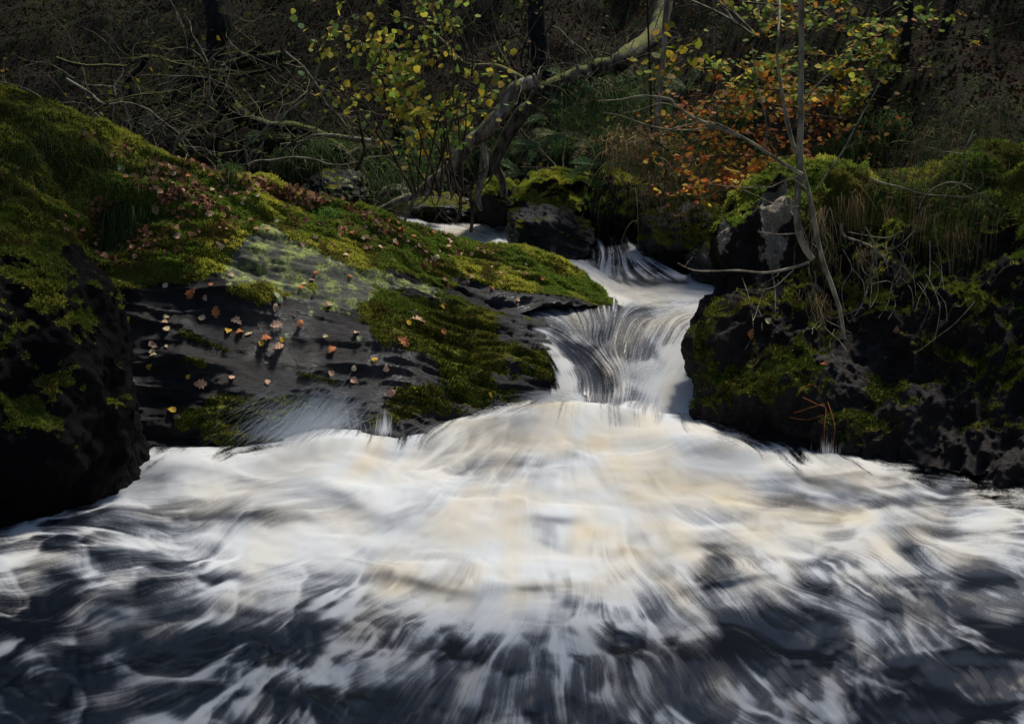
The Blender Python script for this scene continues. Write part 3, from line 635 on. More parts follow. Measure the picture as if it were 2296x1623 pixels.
# thin fan over the rounded rock
FF = [(1370, 545, .1, 1), (1350, 590, -.3, 1), (1400, 590, .2, 1), (1440, 600, .9, .7), (1480, 600, 1, .5), (1460, 575, 1, .4), (1380, 530, .6, .4), (1340, 525, 1, .3)]
FD = [(1350, 530, .3), (1400, 525, .1), (1370, 560, .5), (1350, 590, .6), (1390, 590, .45), (1420, 570, .85), (1450, 575, .6), (1440, 600, .45), (1480, 600, .4), (1400, 610, .5), (1380, 545, .25), (1360, 610, .7), (1500, 615, .7)]
FY = [(1330, 520, 13.2), (1420, 520, 13.2), (1340, 545, 12.6), (1400, 545, 12.6), (1340, 600, 11.9), (1400, 600, 11.5), (1450, 570, 12.0), (1500, 600, 11.6), (1400, 625, 11.2), (1520, 625, 11.1), (1320, 625, 11.4)]
def f_alpha(tx, ty, s):
    top = np.interp(tx, [1320, 1335, 1400, 1412, 1430, 1460, 1500, 1530], [560, 522, 518, 545, 556, 572, 595, 615])
    return sstep(-4, 7, ty - top + 3 * s) * (1 - sstep(618, 632, ty)) * sstep(1322, 1345, tx + 5 * s + .0 * ty) * (.35 + .65 * sstep(-.6, .6, s))
water_sheet('fan_water', 1315, 1540, 512, 634, 1.5, lambda x, y: P(x, y, tps(x, y, FY)), FF, lambda x, y: idw(x, y, FD, 4, 120)[..., 0], lambda x, y: .1 + 0 * x, f_alpha, 41, 'thin veil fanning over a rounded rock in midstream', .15, .002, (.5, .25, .25, .1), lo=-.15)
# upper left fall and the far stream
LF = [(1000, 515, 1, .1), (1090, 525, 1, .25), (1130, 535, .2, 1), (1150, 550, 0, 1), (920, 490, 1, .2)]
LD = [(1000, 515, .75), (1050, 520, .55), (1090, 530, .7), (1130, 540, 1.1), (1155, 555, 1.0), (920, 480, .15), (955, 500, .3), (1100, 510, .7)]
LY = [(900, 470, 15.2), (990, 503, 14.6), (1100, 503, 14.4), (1150, 505, 14.2), (1120, 530, 13.6), (1155, 575, 12.9), (1050, 560, 13.0), (950, 530, 13.6), (1200, 540, 13.2), (1200, 580, 12.8)]
def l_alpha(tx, ty, s):
    top = np.interp(tx, [880, 905, 930, 960, 985, 1130, 1150, 1170], [470, 470, 478, 505, 506, 506, 512, 530])
    return sstep(-3, 5, ty - top + 2 * s)
water_sheet('upper_fall_water', 890, 1190, 462, 600, 1.5, lambda x, y: P(x, y, tps(x, y, LY)), LF, lambda x, y: idw(x, y, LD)[..., 0], lambda x, y: .65 * gs(x, y, 1030, 520, 70, 14) + .2, l_alpha, 51, 'small upper fall behind the mossy ridge, left of the black wedge rock', .15, .004, (.25, .3, .3, .2))

# spray: fine threads of thrown water
MAT_SPRAY, t, b, o = M('spray')
b.inputs['Base Color'].default_value = (.7, .73, .76, 1); b.inputs['Roughness'].default_value = .6
tr = N(t, 'ShaderNodeBsdfTransparent'); mx = N(t, 'ShaderNodeMixShader'); t.links.new(attr(t, 'tint').outputs['Fac'], mx.inputs[0])
t.links.new(tr.outputs[0], mx.inputs[1]); t.links.new(b.outputs[0], mx.inputs[2]); t.links.new(mx.outputs[0], o.inputs[0])
def spray(name, label, spec, Y, w=.0045):
    """spec: (x0,y0,jx,jy, dx,dy, sag, n, opacity) threads from a start blob along a direction"""
    g = Geo()
    for x0, y0, jx, jy, dx, dy, sag, n, op in spec:
        for k in range(int(n * 1.5)):
            l = R.uniform(.4, 1.3); a = (x0 + jx * R.randn(), y0 + jy * R.randn()); vx = dx * l * (1 + .15 * R.randn()); vy = dy * l * (1 + .25 * R.randn())
            t = np.linspace(0, 1, 9); X_ = a[0] + vx * t; Y_ = a[1] + vy * t + sag * l * t * t
            c = P(X_, Y_, Y + .12 * R.randn() + .15 * t); s = np.gradient(c, axis=0); s /= np.linalg.norm(s, axis=1, keepdims=True)
            nn = np.cross(s, [0, 1, 0]); ww = w * R.uniform(.5, 1.3) * (np.sin(np.pi * (t * .85 + .1)))[:, None]
            o_ = .55 * op * R.uniform(.2, 1) * (1 - t) ** .8
            V_ = np.stack([c - nn * ww, c + nn * ww], 1); i = np.arange(18).reshape(9, 2)
            g.add(V_, np.stack([i[:-1, 0], i[:-1, 1], i[1:, 1], i[1:, 0]], -1), np.repeat(o_, 2)[:, None] * np.ones(3))
    return g.build(name, MAT_SPRAY, None, True, kind='stuff', label=label, category='spray')
spray('spray', 'fine water threads thrown up against the wet rock on the left', [
    (640, 985, 45, 12, 110, -95, 20, 340, .5), (620, 960, 60, 25, 120, -85, 20, 90, .4), (700, 965, 40, 12, 70, -95, 30, 280, .5), (600, 990, 50, 10, 150, -110, 40, 120, .35), (780, 965, 35, 8, -10, -45, 20, 200, .45), (560, 930, 40, 25, 110, -60, 30, 60, .3),
    (860, 975, 9, 8, 4, -42, 5, 120, .7), (1000, 965, 50, 12, -40, 5, 30, 150, .4), (430, 1010, 60, 5, -60, 0, 10, 120, .3)], 7.35)
spray('spray', 'splash curling off the wave at the foot of the main fall', [
    (1250, 895, 25, 8, -55, -25, 35, 260, .5), (1340, 900, 50, 8, -10, -30, 15, 220, .5), (1180, 925, 50, 12, -50, 8, 25, 260, .4), (1440, 815, 22, 10, -45, 25, 30, 260, .5), (1600, 960, 30, 14, 35, 5, 25, 300, .4)], 7.75)
spray('spray', 'low splashes along the foot of the right rock face', [
    (1730, 1015, 22, 5, 22, -20, 25, 220, .5), (1860, 1020, 12, 5, 2, -34, 8, 160, .5), (1620, 985, 25, 8, 35, -12, 30, 200, .4), (1990, 1048, 60, 7, 70, 12, 8, 160, .3)], 7.15)

# ------------------------------------------------------------------ trees, shrubs and twigs
def Pts(lst, Y):
    """polyline through frame points at its own distance; a third number overrides the distance"""
    return np.array([P(p[0], p[1], p[2] if len(p) > 2 else Y) for p in lst])
def twigs(g, path, n, L, r, col, spread=.8, up=.2, sub=2, flat=(1, .7, 1)):
    """side twigs growing off a limb, each with its own forks; returns the twig points"""
    out = []; m = len(path)
    for k in range(n):
        i = R.randint(max(1, m // 6), m - 1); p = path[i]; t = path[i] - path[i - 1]; t = t / (np.linalg.norm(t) + 1e-9)
        d = t * .6 + spread * R.randn(3) * np.array(flat) + [0, 0, up]; d /= np.linalg.norm(d); l = L * R.uniform(.4, 1.2)
        pts = [p]; dd = d.copy()
        for s_ in range(4):
            dd = dd + .28 * R.randn(3); dd /= np.linalg.norm(dd); pts.append(pts[-1] + dd * l / 4)
        c = tube(g, pts, r, r * .3, col, 4, 10); out.append(c)
        if sub: out += twigs(g, c, sub, L * .5, r * .55, col, spread, up, 0, flat)
    return out
def tree_obj(name, label, cat, group=None, at_=(0, 0, 0)): return empty(name, label, cat, group)
TW = (1, 1, 1)
def leaf_on(g, paths, n, size, cols, wid=.42, face=(0, -.6, .5), jitter=.03, fold=.12, hang=.4, jag=.08):
    pp = np.concatenate([p[len(p) // 3:] for p in paths]); k = R.randint(0, len(pp), n)
    pos = pp[k] + jitter * R.randn(n, 3); d = R.randn(n, 3) * [1, .6, .6] + [0, -.1, -hang]
    nr = np.array(face) + .55 * R.randn(n, 3); nr /= np.linalg.norm(nr, axis=1, keepdims=True)
    d = d - (d * nr).sum(1, keepdims=True) * nr
    leaves(g, pos, d, nr, size * R.uniform(.6, 1.25, n), cols, wid, fold, jag)

# dark mossy tree in the left background
Z1 = lambda *l: [(112 + .2829 * a[0], 119 + .2829 * a[1]) + tuple(a[2:]) for a in l]
tr = tree_obj('mossy_tree', 'black gnarled tree with moss furred limbs in the shade above the mossy ridge', 'tree')
g = Geo(); tube(g, Pts(Z1((1250, -900, 16.5), (1320, -400), (1330, 0), (1340, 250), (1430, 430), (1600, 550), (1850, 590), (2100, 640), (2300, 760, 14.5), (2380, 900, 14.6)), 15.5), [.20, .18, .14, .12, .13, .10, .08, .07, .06, .05], 0, TW, 12, 60, .04)
g.build('trunk', BARK_DARK, tr)
g2 = Geo(); allp = []
for pts, r in [(((1850, 10), (1600, 60), (1390, 165), (1200, 205), (1010, 235), (980, 340), (930, 420)), .06), (((760, 0), (720, 100), (610, 215), (640, 310), (600, 380)), .05), (((1470, 370), (1400, 430), (1330, 540), (1230, 620), (1190, 655), (1110, 665)), .055),
               (((1230, 620), (1100, 570), (1030, 555), (950, 585)), .035), (((1290, 760), (1340, 670), (1500, 590), (1560, 560)), .05), (((1340, 150), (1200, 60), (1080, 60), (1000, 140)), .045), (((1340, 200), (1500, 60), (1700, -80)), .07),
               (((1240, 240), (1100, 330), (1010, 380), (860, 400), (740, 440), (660, 560), (650, 680)), .03), (((1600, 550), (1700, 420), (1900, 330), (2050, 200)), .03), (((2000, 60), (1700, 130), (1500, 190)), .03)]:
    allp.append(tube(g2, Pts(Z1(*pts), 15.3), r, r * .45, TW, 8, None, .03))
for a in allp: twigs(g2, a, 7, .9, .008, TW)
for q in ([(-5.0, 15.5, 4.6), (-4, 17.5, 7), (-1.5, 20, 9)], [(-5.0, 15.5, 4.8), (-6.5, 18, 7.5), (-9, 21, 9.5)]): tube(g2, q, .16, .05, TW, 8)  # limbs up to the added crown above the view
g2.build('branches', BARK_DARK, tr)
g3 = Geo(); leaf_on(g3, allp, 160, .07, palette(160, (.16, .17, .02), (.22, .16, .02), (.10, .13, .02)), jitter=.5)
D = R.randn(2400, 3); D /= np.linalg.norm(D, axis=1, keepdims=True); pc = np.array([-4.2, 21.5, 10.]) + D * np.array([6.5, 4.6, .9]) * (R.rand(2400, 1) ** .45); leaves(g3, pc, R.randn(2400, 3), np.array([0, 0, 1]) + .5 * R.randn(2400, 3), R.uniform(.16, .26, 2400), palette(2400, (.12, .13, .03)), .4)  # unseen crown added overhead to shade the left background
g3.build('leaves', MAT_LEAF, tr)
# pale broken branch and grey branch in front of it
o = tree_obj('dead_branch', 'pale bare branch reaching out over dark water left of the yellow shrub', 'branch')
g = Geo(); c = tube(g, Pts([(830, 318), (755, 306), (700, 306), (678, 318), (630, 325)], 14), .035, .012, TW, 8, None, .01); twigs(g, c, 5, .4, .006, TW); g.build('wood', BARK_PALE, o)
o = tree_obj('dead_branch', 'thin grey forked branch hanging above the crest of the mossy ridge', 'branch')
g = Geo(); c = tube(g, Pts(Z1((2150, 60), (2060, 270), (2010, 370), (1870, 460), (1820, 540), (1740, 570), (1640, 680), (1540, 760), (1450, 830)), 12.5), .016, .005, TW, 6, None, .02)
twigs(g, c, 12, .6, .005, TW); tube(g, Pts(Z1((1740, 575), (1760, 500), (1800, 450)), 12.5), .008, .003, TW, 5); g.build('wood', BARK_TWIG, o)

# leaning grey tree and the pale fallen trunk
o = tree_obj('leaning_tree', 'grey leaning tree whose curved trunk arches from boulder to upper edge', 'tree')
g = Geo(); c1 = tube(g, Pts([(1132, 440), (1128, 405), (1112, 375), (1120, 335), (1155, 275), (1185, 235), (1215, 205), (1265, 185), (1335, 160), (1395, 130), (1450, 95, 13.8), (1490, 10, 14.6), (1500, -160, 15)], 13.2), [.04, .045, .065, .075, .085, .09, .10, .10, .105, .11, .12, .12, .13], 0, TW, 14, 90, .03)
g.build('trunk', BARK_GREY, o)
g = Geo(); c2 = tube(g, Pts([(1215, 205), (1180, 185), (1120, 150), (1040, 140), (960, 60)], 13), .05, .02, TW, 8, None, .02)
for q in ([(1125, 340), (1100, 400), (1080, 420)], [(1300, 170), (1290, 120), (1310, 60)], [(1190, 235), (1230, 260), (1260, 300)]): tube(g, Pts(q, 13.1), .025, .008, TW, 6)
twigs(g, c1, 34, .7, .007, TW); twigs(g, c2, 14, .7, .006, TW); g.build('branches', BARK_GREY, o)
o = tree_obj('fallen_tree', 'pale fallen trunk leaning up from the far water, moss on its upper half', 'tree trunk')
g = Geo(); c = tube(g, Pts([(845, 475), (880, 458), (930, 440), (975, 405), (1010, 380), (1040, 345), (1065, 315), (1100, 280), (1130, 240), (1160, 200), (1205, 178)], 12.9), [.03, .04, .05, .07, .09, .085, .08, .085, .085, .08, .07], 0, TW, 12, 70, .03)
g.build('trunk', BARK_PALE, o)
g = Geo()
for q in ([(985, 405), (990, 430), (978, 460)], [(930, 440), (915, 475), (905, 500)], [(1000, 385), (1020, 420), (1010, 450)], [(1060, 320), (1075, 290), (1105, 262)], [(975, 410), (950, 450), (920, 465)]): tube(g, Pts(q, 12.8), .03, .007, TW, 6, None, .02)
twigs(g, c, 30, .6, .007, TW, 1.0, -.1); g.build('branches', BARK_PALE, o)
o = tree_obj('broken_stump', 'upright splintered pale stump between the fallen trunk and mossy boulder', 'stump')
g = Geo(); tube(g, Pts([(1078, 322), (1083, 350), (1082, 385), (1079, 420), (1074, 450), (1083, 470)], 12.9), [.03, .045, .05, .045, .035, .02], 0, TW, 9, 40, .03); g.build('wood', BARK_PALE, o)
for lb, q in (('dark bare stem rising out of the far stream left of the stump', [(1020, 500), (1035, 460), (1030, 380), (1045, 300), (1060, 200), (1055, 100)]), ('dark bare stem standing in water right below the stump', [(1058, 520), (1062, 480), (1058, 430), (1072, 400)]),
              ('brown snag with two prongs left of the sedge clump', [(800, 385), (815, 345), (808, 290), (805, 240), (815, 200)])):
    o = tree_obj('bare_sapling', lb, 'stem'); g = Geo(); c = tube(g, Pts(q, 12.8), .022, .01, TW, 7, None, .02); twigs(g, c, 9, .5, .005, TW); g.build('stem', BARK_ROOT, o)

# hazel with yellow and green leaves
o = tree_obj('hazel_shrub', 'hazel shrub with loose yellow and green leaves over the far bank', 'shrub')
g = Geo(); paths = []
for k in range(15):
    x0 = R.uniform(920, 1040); x1 = x0 + R.uniform(-200, 110); yt = R.uniform(60, 200)
    q = [(x0, 440), (x0 + (x1 - x0) * .25 + 8 * R.randn(), 340), (x0 + (x1 - x0) * .6 + 14 * R.randn(), 240), (x1, yt), (x1 + R.uniform(-80, 60), yt - 140)]
    c = tube(g, Pts(q, 12 + .3 * R.randn()), .013, .004, TW, 5, None, .02); paths.append(c); paths += twigs(g, c[6:], 9, .75, .004, TW, .9, .05)
g.build('stems', BARK_ROOT, o)
pp = np.concatenate(paths); n = 900; ctr = pp[R.randint(0, len(pp), 6000)] + .10 * R.randn(6000, 3); sx_, sy_ = screen(ctr)
wq = (gs(sx_, sy_, 930, 175, 150, 115) + .6 * gs(sx_, sy_, 870, 300, 90, 80, .3) + .18 * gs(sx_, sy_, 1100, 180, 80, 90) + .3 * (sy_ < 120)) * (fbm(ctr * 2.6, 2, 5) > .0); idx = R.choice(6000, n, p=wq / wq.sum())
g = Geo(); pos = ctr[idx]; nr = np.array([-.25, -.7, .45]) + .5 * R.randn(n, 3); nr /= np.linalg.norm(nr, axis=1, keepdims=True)
d = R.randn(n, 3) + [0, 0, -.8]; d -= (d * nr).sum(1, keepdims=True) * nr
leaves(g, pos, d, nr, R.uniform(.04, .10, n), palette(n, (.34, .36, .05), (.20, .29, .05), (.55, .42, .05), (.44, .42, .06), (.12, .20, .06), (.30, .22, .05), jit=.3), .44, .1, .12); g.build('leaves', MAT_LEAF, o)

# saplings on the right rock
o = tree_obj('sapling', 'slender grey sapling with two stems rooted on the right rock face', 'tree')
S1 = [(1798, -300), (1796, -60), (1797, 120), (1796, 220), (1794, 320), (1795, 380), (1788, 430), (1786, 480), (1790, 520), (1804, 555), (1822, 580)]
S2 = [(1752, -120, 8.6), (1746, 60), (1744, 130), (1752, 200), (1765, 270), (1778, 320), (1795, 365), (1808, 420), (1822, 480), (1830, 530), (1848, 600), (1866, 650), (1884, 710), (1892, 760)]
g = Geo(); c1 = tube(g, Pts(S1, 7.6), [.019, .019, .019, .02, .021, .024, .024, .024, .025, .024, .02], 0, TW, 10, 90, .006); c2 = tube(g, Pts(S2, 7.65), [.006, .008, .009, .012, .014, .016, .018, .018, .018, .018, .017, .016, .015, .012], 0, TW, 9, 90, .008)
g.build('trunk', BARK_TWIG, o)
g = Geo(); tw = []
for q, r0, r1 in (([(1800, 392), (1760, 368), (1720, 340), (1660, 305), (1600, 280), (1555, 262), (1515, 235), (1500, 222), (1440, 215), (1390, 222), (1340, 226)], .014, .003), ([(1715, 338), (1718, 290), (1706, 220), (1692, 150), (1685, 100)], .007, .003),
                  ([(1515, 238), (1480, 232), (1430, 248), (1400, 252)], .004, .002), ([(1665, 306), (1620, 280), (1580, 272), (1500, 290), (1440, 315), (1410, 318)], .005, .002), ([(1600, 282), (1540, 290), (1470, 285), (1390, 258), (1350, 252)], .004, .002),
                  ([(1832, 425), (1860, 385), (1890, 340), (1920, 285), (1950, 230), (1980, 170)], .007, .003), ([(1782, 285), (1800, 240), (1835, 190), (1880, 150), (1925, 95)], .007, .003), ([(1790, 395), (1750, 410), (1720, 420), (1640, 418), (1590, 412)], .006, .002),
                  ([(1790, 465), (1740, 458), (1700, 440), (1665, 425)], .006, .002), ([(1815, 588), (1770, 602), (1720, 610), (1660, 606), (1600, 608), (1555, 606), (1520, 590)], .010, .003), ([(1796, 520), (1750, 525), (1700, 520)], .006, .002),
                  ([(1796, 170), (1770, 158), (1730, 160)], .004, .002), ([(1808, 425), (1760, 380), (1740, 340)], .004, .002), ([(1780, 605), (1740, 640), (1700, 650)], .004, .002)):
    tw.append(tube(g, Pts(q, 7.55), r0, r1, TW, 6, None, .008))
for a in tw: twigs(g, a, 2, .16, .0018, TW, .6, 0, 1)
g.build('branches', BARK_TWIG, o)
for k, (lb, q, Y, r) in enumerate((('pale slim sapling standing left of the orange beech leaves', [(1500, -60), (1490, 60), (1487, 130), (1478, 200), (1474, 260), (1476, 340), (1480, 380)], 12.2, .035), ('thin dark sapling just left of the pale slim one', [(1450, -60), (1455, 120), (1458, 220), (1462, 330), (1466, 400)], 12.6, .014),
                                     ('thin pale stem rising behind the arching trunk', [(1345, 60), (1338, 120), (1326, 170), (1320, 230)], 14.2, .018), ('dark trunk in shade behind the right rock', [(2030, -150), (2035, 60), (2020, 180), (2040, 300), (2060, 420)], 12.5, .07),
                                     ('dark leaning trunk in shade right of the sapling', [(2150, -100), (2120, 60), (2075, 170), (2050, 280), (2010, 400)], 12.8, .06), ('grey thin stem among the beech leaves', [(1600, 60), (1602, 120), (1608, 200), (1600, 300), (1612, 380)], 12.4, .010),
                                     ('dark forked trunk behind the hazel leaves', [(880, -100), (890, 60), (870, 150), (890, 260), (920, 350)], 16.5, .13), ('dark thick trunk at the upper edge right of the hazel', [(1200, -120), (1205, 60), (1215, 140), (1225, 200)], 17.5, .16))):
    o = tree_obj('bare_tree', lb, 'tree'); g = Geo(); c = tube(g, Pts(q, Y), r * .8, r, TW, 9, None, .01); g.build('trunk', BARK_DARK if 'dark' in lb else BARK_TWIG, o); g = Geo(); twigs(g, c, 12, .9, max(.004, r * .18), TW); g.build('branches', BARK_ROOT, o)

# beeches: layered orange sprays turning yellow and green upwards
def beech(label, sprays, cols, n, Y, size=.062):
    o = tree_obj('beech_tree', label, 'tree'); g = Geo(); pa = []
    for x0, y0, x1, y1 in sprays:
        q = [(x0, y0), (x0 * .6 + x1 * .4, y0 * .6 + y1 * .4 - 12), (x0 * .3 + x1 * .7, y0 * .3 + y1 * .7 - 8), (x1, y1)]; c = tube(g, Pts(q, Y + .35 * R.randn()), .009, .003, TW, 5, None, .02)
        pa += [c] + twigs(g, c, 8, .5, .003, TW, .9, 0, 2, (1.3, 1, .10))
    g.build('branches', BARK_ROOT, o); g = Geo()
    leaf_on(g, pa, n, size, palette(n, *cols, jit=.28), .40, (-.1, -.45, .8), .022, .08, .15); g.build('leaves', MAT_LEAF, o); return o
beech('beech with bright orange leaf sprays above the far bank', [(1760, 300, 1500, 330), (1740, 330, 1470, 345), (1900, 270, 1620, 262), (1760, 240, 1560, 246), (1880, 320, 1650, 335), (1700, 352, 1500, 372), (1780, 205, 1580, 215), (1900, 300, 1700, 300), (1680, 300, 1480, 306), (1880, 350, 1640, 368), (1920, 230, 1720, 235), (2010, 300, 1800, 318), (1990, 350, 1820, 372), (1640, 255, 1440, 275), (1850, 400, 1640, 412)],
      ((.50, .19, .04), (.58, .26, .04), (.36, .11, .03), (.56, .36, .06), (.42, .15, .04), (.28, .08, .03), (.20, .10, .05), (.24, .24, .05)), 1350, 11.6, .060)
beech('lower beech spray of rust and gold leaves hanging before the bank', [(1860, 395, 1650, 420), (1840, 400, 1600, 415), (1820, 410, 1560, 425), (1800, 390, 1680, 405), (1900, 380, 1740, 395)], ((.46, .13, .02), (.32, .09, .02), (.60, .38, .04), (.42, .36, .05), (.26, .06, .02)), 800, 11.0, .055)
beech('beech with yellow and green leaves at the upper right', [(1960, 180, 1700, 160), (1900, 130, 1640, 150), (2000, 220, 1760, 215), (1950, 90, 1700, 60), (1900, 240, 1660, 210), (2060, 140, 1860, 130), (2100, 60, 1880, 60), (1860, 190, 1640, 190), (1980, 20, 1700, 0)],
      ((.20, .28, .04), (.32, .35, .05), (.12, .20, .04), (.50, .40, .05), (.44, .20, .03)), 1500, 12.0, .07)
beech('shaded green and gold beech branch right of the sapling', [(2200, 120, 1980, 130), (2150, 160, 1930, 170), (2240, 280, 2040, 290), (2080, 330, 1850, 345), (2060, 300, 1860, 285), (2000, 350, 1820, 360), (2120, 260, 1900, 250), (2140, 360, 1940, 370), (2180, 200, 1980, 190)], ((.12, .17, .03), (.22, .20, .03), (.28, .16, .03), (.09, .13, .03)), 1100, 12.2, .066)
beech('small cluster of large yellow leaves at the upper edge', [(1600, 100, 1500, 160), (1620, 60, 1520, 110), (1560, 150, 1490, 150)], ((.40, .32, .03), (.26, .28, .03), (.45, .25, .03)), 60, 11.8, .10)

# bare undergrowth shrubs on the slope, each a thing with many stems
for k in range(26):
    tx_ = [140, 230, 330, 420, 560, 680, 760, 90, 20, 500, 620, 1290, 1380, 1560, 2100, 2230, 1180, 820, 300, 180, 1900, 1700, 1000, 420, 720, 1480][k]; Y_ = R.uniform(15, 18.5) if tx_ < 1300 else R.uniform(13, 15)
    x_ = float(ray(tx_, 300)[0]) * Y_; z_ = float(H(np.array([x_]), np.array([Y_]))[0])
    where = 'far left' if tx_ < 250 else 'left' if tx_ < 600 else 'middle left' if tx_ < 900 else 'middle' if tx_ < 1350 else 'right' if tx_ < 1850 else 'far right'
    o = tree_obj('bare_shrub', 'leafless thicket on the %s of the wooded slope' % where, 'shrub', 'bare thickets on the wooded slope, ' + where)
    g = Geo(); pa = []
    for j in range(7):
        q = [(x_, Y_, z_ - .1)]; d = np.array([.8 * R.randn(), .4 * R.randn(), 1.1])
        for s_ in range(5): d = d + .4 * R.randn(3); d[2] = abs(d[2]) * .9; q.append(tuple(np.array(q[-1]) + d / np.linalg.norm(d) * .55))
        c = tube(g, q, .016, .005, TW, 4, 16); pa += [c] + twigs(g, c, 6, .8, .0045, TW, 1.1, 0)
    g.build('stems', BARK_TWIG if k % 3 == 0 else BARK_ROOT, o)
    n = 70; g = Geo(); leaf_on(g, pa, n, .055, palette(n, (.16, .15, .02), (.10, .13, .02), (.14, .07, .03), (.2, .14, .02), jit=.3), jitter=.06); g.build('leaves', MAT_LEAF, o)

def hit_ground(x_, y_):
    a, b = ray(x_, y_); Y = np.linspace(9.5, 34, 500); d = CAM_Z + b * Y - H(a * Y, Y); k = np.argmax(d < 0); return float(Y[k]) if (d < 0).any() else 18.
for k, (q, Y_, r_) in enumerate((([(120, 330), (200, 260), (300, 220), (420, 190), (520, 150)], 13.5, .016), ([(150, 180), (240, 230), (330, 250), (400, 300), (430, 350)], 14, .02), ([(260, 320), (340, 300), (430, 240), (500, 260), (590, 230)], 13, .014), ([(380, 380), (400, 300), (460, 230), (470, 150), (540, 80)], 13.6, .018),
     ([(600, 400), (640, 330), (720, 280), (760, 210), (830, 150)], 13.8, .02), ([(560, 370), (660, 350), (760, 370), (860, 350), (900, 380)], 13.4, .014), ([(700, 440), (780, 460), (850, 480), (920, 465)], 13.2, .013), ([(1240, 60), (1300, 110), (1320, 170), (1290, 240)], 13.0, .010), ([(130, 130), (230, 150), (350, 130), (450, 160)], 14.2, .022),
     ([(640, 120), (700, 180), (760, 260), (800, 330), (830, 420)], 14.0, .018), ([(2184, 330), (2100, 340), (2040, 310), (1990, 330)], 9.6, .008), ([(1960, 395), (2050, 440), (2130, 450), (2200, 430)], 8.3, .008))):
    pl = ['low over the ridge at the far left', 'arching down at the upper left', 'crossing left of the mossy limb', 'rising past the mossy limb', 'slanting up before the hazel', 'low behind the ridge centre', 'lying by the bare grey boulder', 'hanging left of the arching trunk', 'along the top left edge', 'sloping down left of the hazel', 'over grass at the right edge', 'draped over the right rock top'][k]
    o = tree_obj('bare_branch', 'bare forked branch ' + pl, 'branch'); g = Geo(); c = tube(g, Pts(q, Y_), r_, r_ * .3, TW, 6, None, .05); twigs(g, c, 16 if k < 10 else 6, .9 if k < 10 else .3, r_ * .28, TW, 1., 0, 3); g.build('wood', BARK_TWIG if k % 2 else BARK_GREY, o)
# ------------------------------------------------------------------ low growth on the slope: litter, grass, sedges, ferns
n = 190000; lx = R.uniform(-15, 11, n); ly = R.uniform(9, 31, n); z_ = H(lx, ly); k = (z_ > .75); lx, ly, z_ = lx[k], ly[k], z_[k]; n = len(lx)
pos = np.stack([lx, ly, z_ + .02 + .05 * np.abs(R.randn(n))], -1); cl = fbm(pos * .9, 3, 201); right = sstep(.5, 2.5, lx)
cols = np.where((cl + .25 * R.randn(n) > .05)[:, None], palette(n, (.04, .06, .012), (.03, .05, .01), (.055, .06, .015), jit=.25), palette(n, (.05, .028, .014), (.075, .036, .016), (.03, .022, .014), (.11, .055, .02), jit=.25))
cols = cols * (.20 + .55 * right * (1 - .6 * sstep(3, 5, lx)))[:, None]  # left side darkened in colour to stand for shade of the wood
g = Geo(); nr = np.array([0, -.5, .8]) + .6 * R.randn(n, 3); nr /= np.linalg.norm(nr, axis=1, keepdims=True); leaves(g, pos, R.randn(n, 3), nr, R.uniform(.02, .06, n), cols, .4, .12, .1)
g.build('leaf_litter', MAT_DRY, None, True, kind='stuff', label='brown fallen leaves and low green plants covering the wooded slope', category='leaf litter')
def grassmass(name, label, spots, n, L, w, cols, droop, mat=MAT_GRASS, cat='grass', kind='stuff', up=(0, -.25, 1), sp=.5):
    g = Geo()
    for x, y, z, r in spots:
        a = R.randn(n, 3) * r * [1, 1, .25]; d = np.array(up) + sp * R.randn(n, 3)
        blades(g, np.array([x, y, z]) + a, d, L * R.uniform(.5, 1.2, n), w, palette(n, *cols, jit=.25), droop)
    o = g.build(name, mat, None, True, label=label, category=cat)
    if kind: o['kind'] = kind
    return o
def spot(tx, ty, Y, r=.12): p = P(tx, ty, Y); return (p[0], p[1], p[2], r)
GRN = ((.045, .10, .02), (.07, .13, .03), (.03, .07, .02), (.13, .15, .05))
DRY = ((.36, .25, .12), (.26, .17, .08), (.42, .31, .16), (.16, .11, .055))
def tussock(label, tx, ty, Y, r, n, L, cols, droop=1.0, w=.004, up=(0, -.4, .9), group=None, sp=.5):
    g = Geo(); c = P(tx, ty, Y); d = np.array(up) + sp * R.randn(n, 3)
    blades(g, c + R.randn(n, 3) * r * [1, .7, .5], d, L * R.uniform(.5, 1.2, n), w, palette(n, *cols, jit=.25), droop, 5)
    o = g.build('grass_tussock', MAT_GRASS, None, True, label=label, category='grass tussock')
    if group: o['group'] = group
for a in (('dark green sedge clump hanging under the arching trunk', 1340, 215, 13.2, .20, 420, .5, GRN), ('green sedge clump right of the arching trunk', 1430, 240, 12.9, .22, 420, .45, GRN), ('long leaved sedge clump below the hazel leaves', 900, 390, 13.6, .25, 520, .55, GRN), ('sedge clump on the low bank left of the hazel', 740, 340, 14.6, .22, 500, .4, GRN),
          ('grass tuft on the bank among fallen orange leaves', 1470, 350, 12.3, .22, 420, .35, GRN + DRY[:1]), ('dry straw coloured tussock on the edge of the grassy bank', 1430, 330, 12.4, .2, 460, .45, DRY), ('mixed grass hanging under the lower beech spray', 1570, 400, 11.9, .26, 560, .45, GRN + DRY), ('pale grass fringe overhanging the dark bank rocks', 1490, 420, 12.0, .24, 480, .42, DRY + GRN[:2]),
          ('green grass tuft above the ferns', 1300, 270, 13.4, .2, 300, .4, GRN), ('sedge on the bank beneath the orange sprays', 1600, 350, 12.0, .25, 420, .4, GRN), ('dark sedge tuft behind the fallen pale trunk', 980, 330, 13.9, .3, 400, .45, GRN), ('small bright grass tuft on the crest of the mossy rock', 740, 478, 8.95, .035, 90, .12, ((.09, .2, .03), (.12, .24, .05))),
          ('wispy grass tuft on the ridge skyline against the dark wood', 520, 380, 8.9, .05, 90, .2, GRN)): tussock(*a)
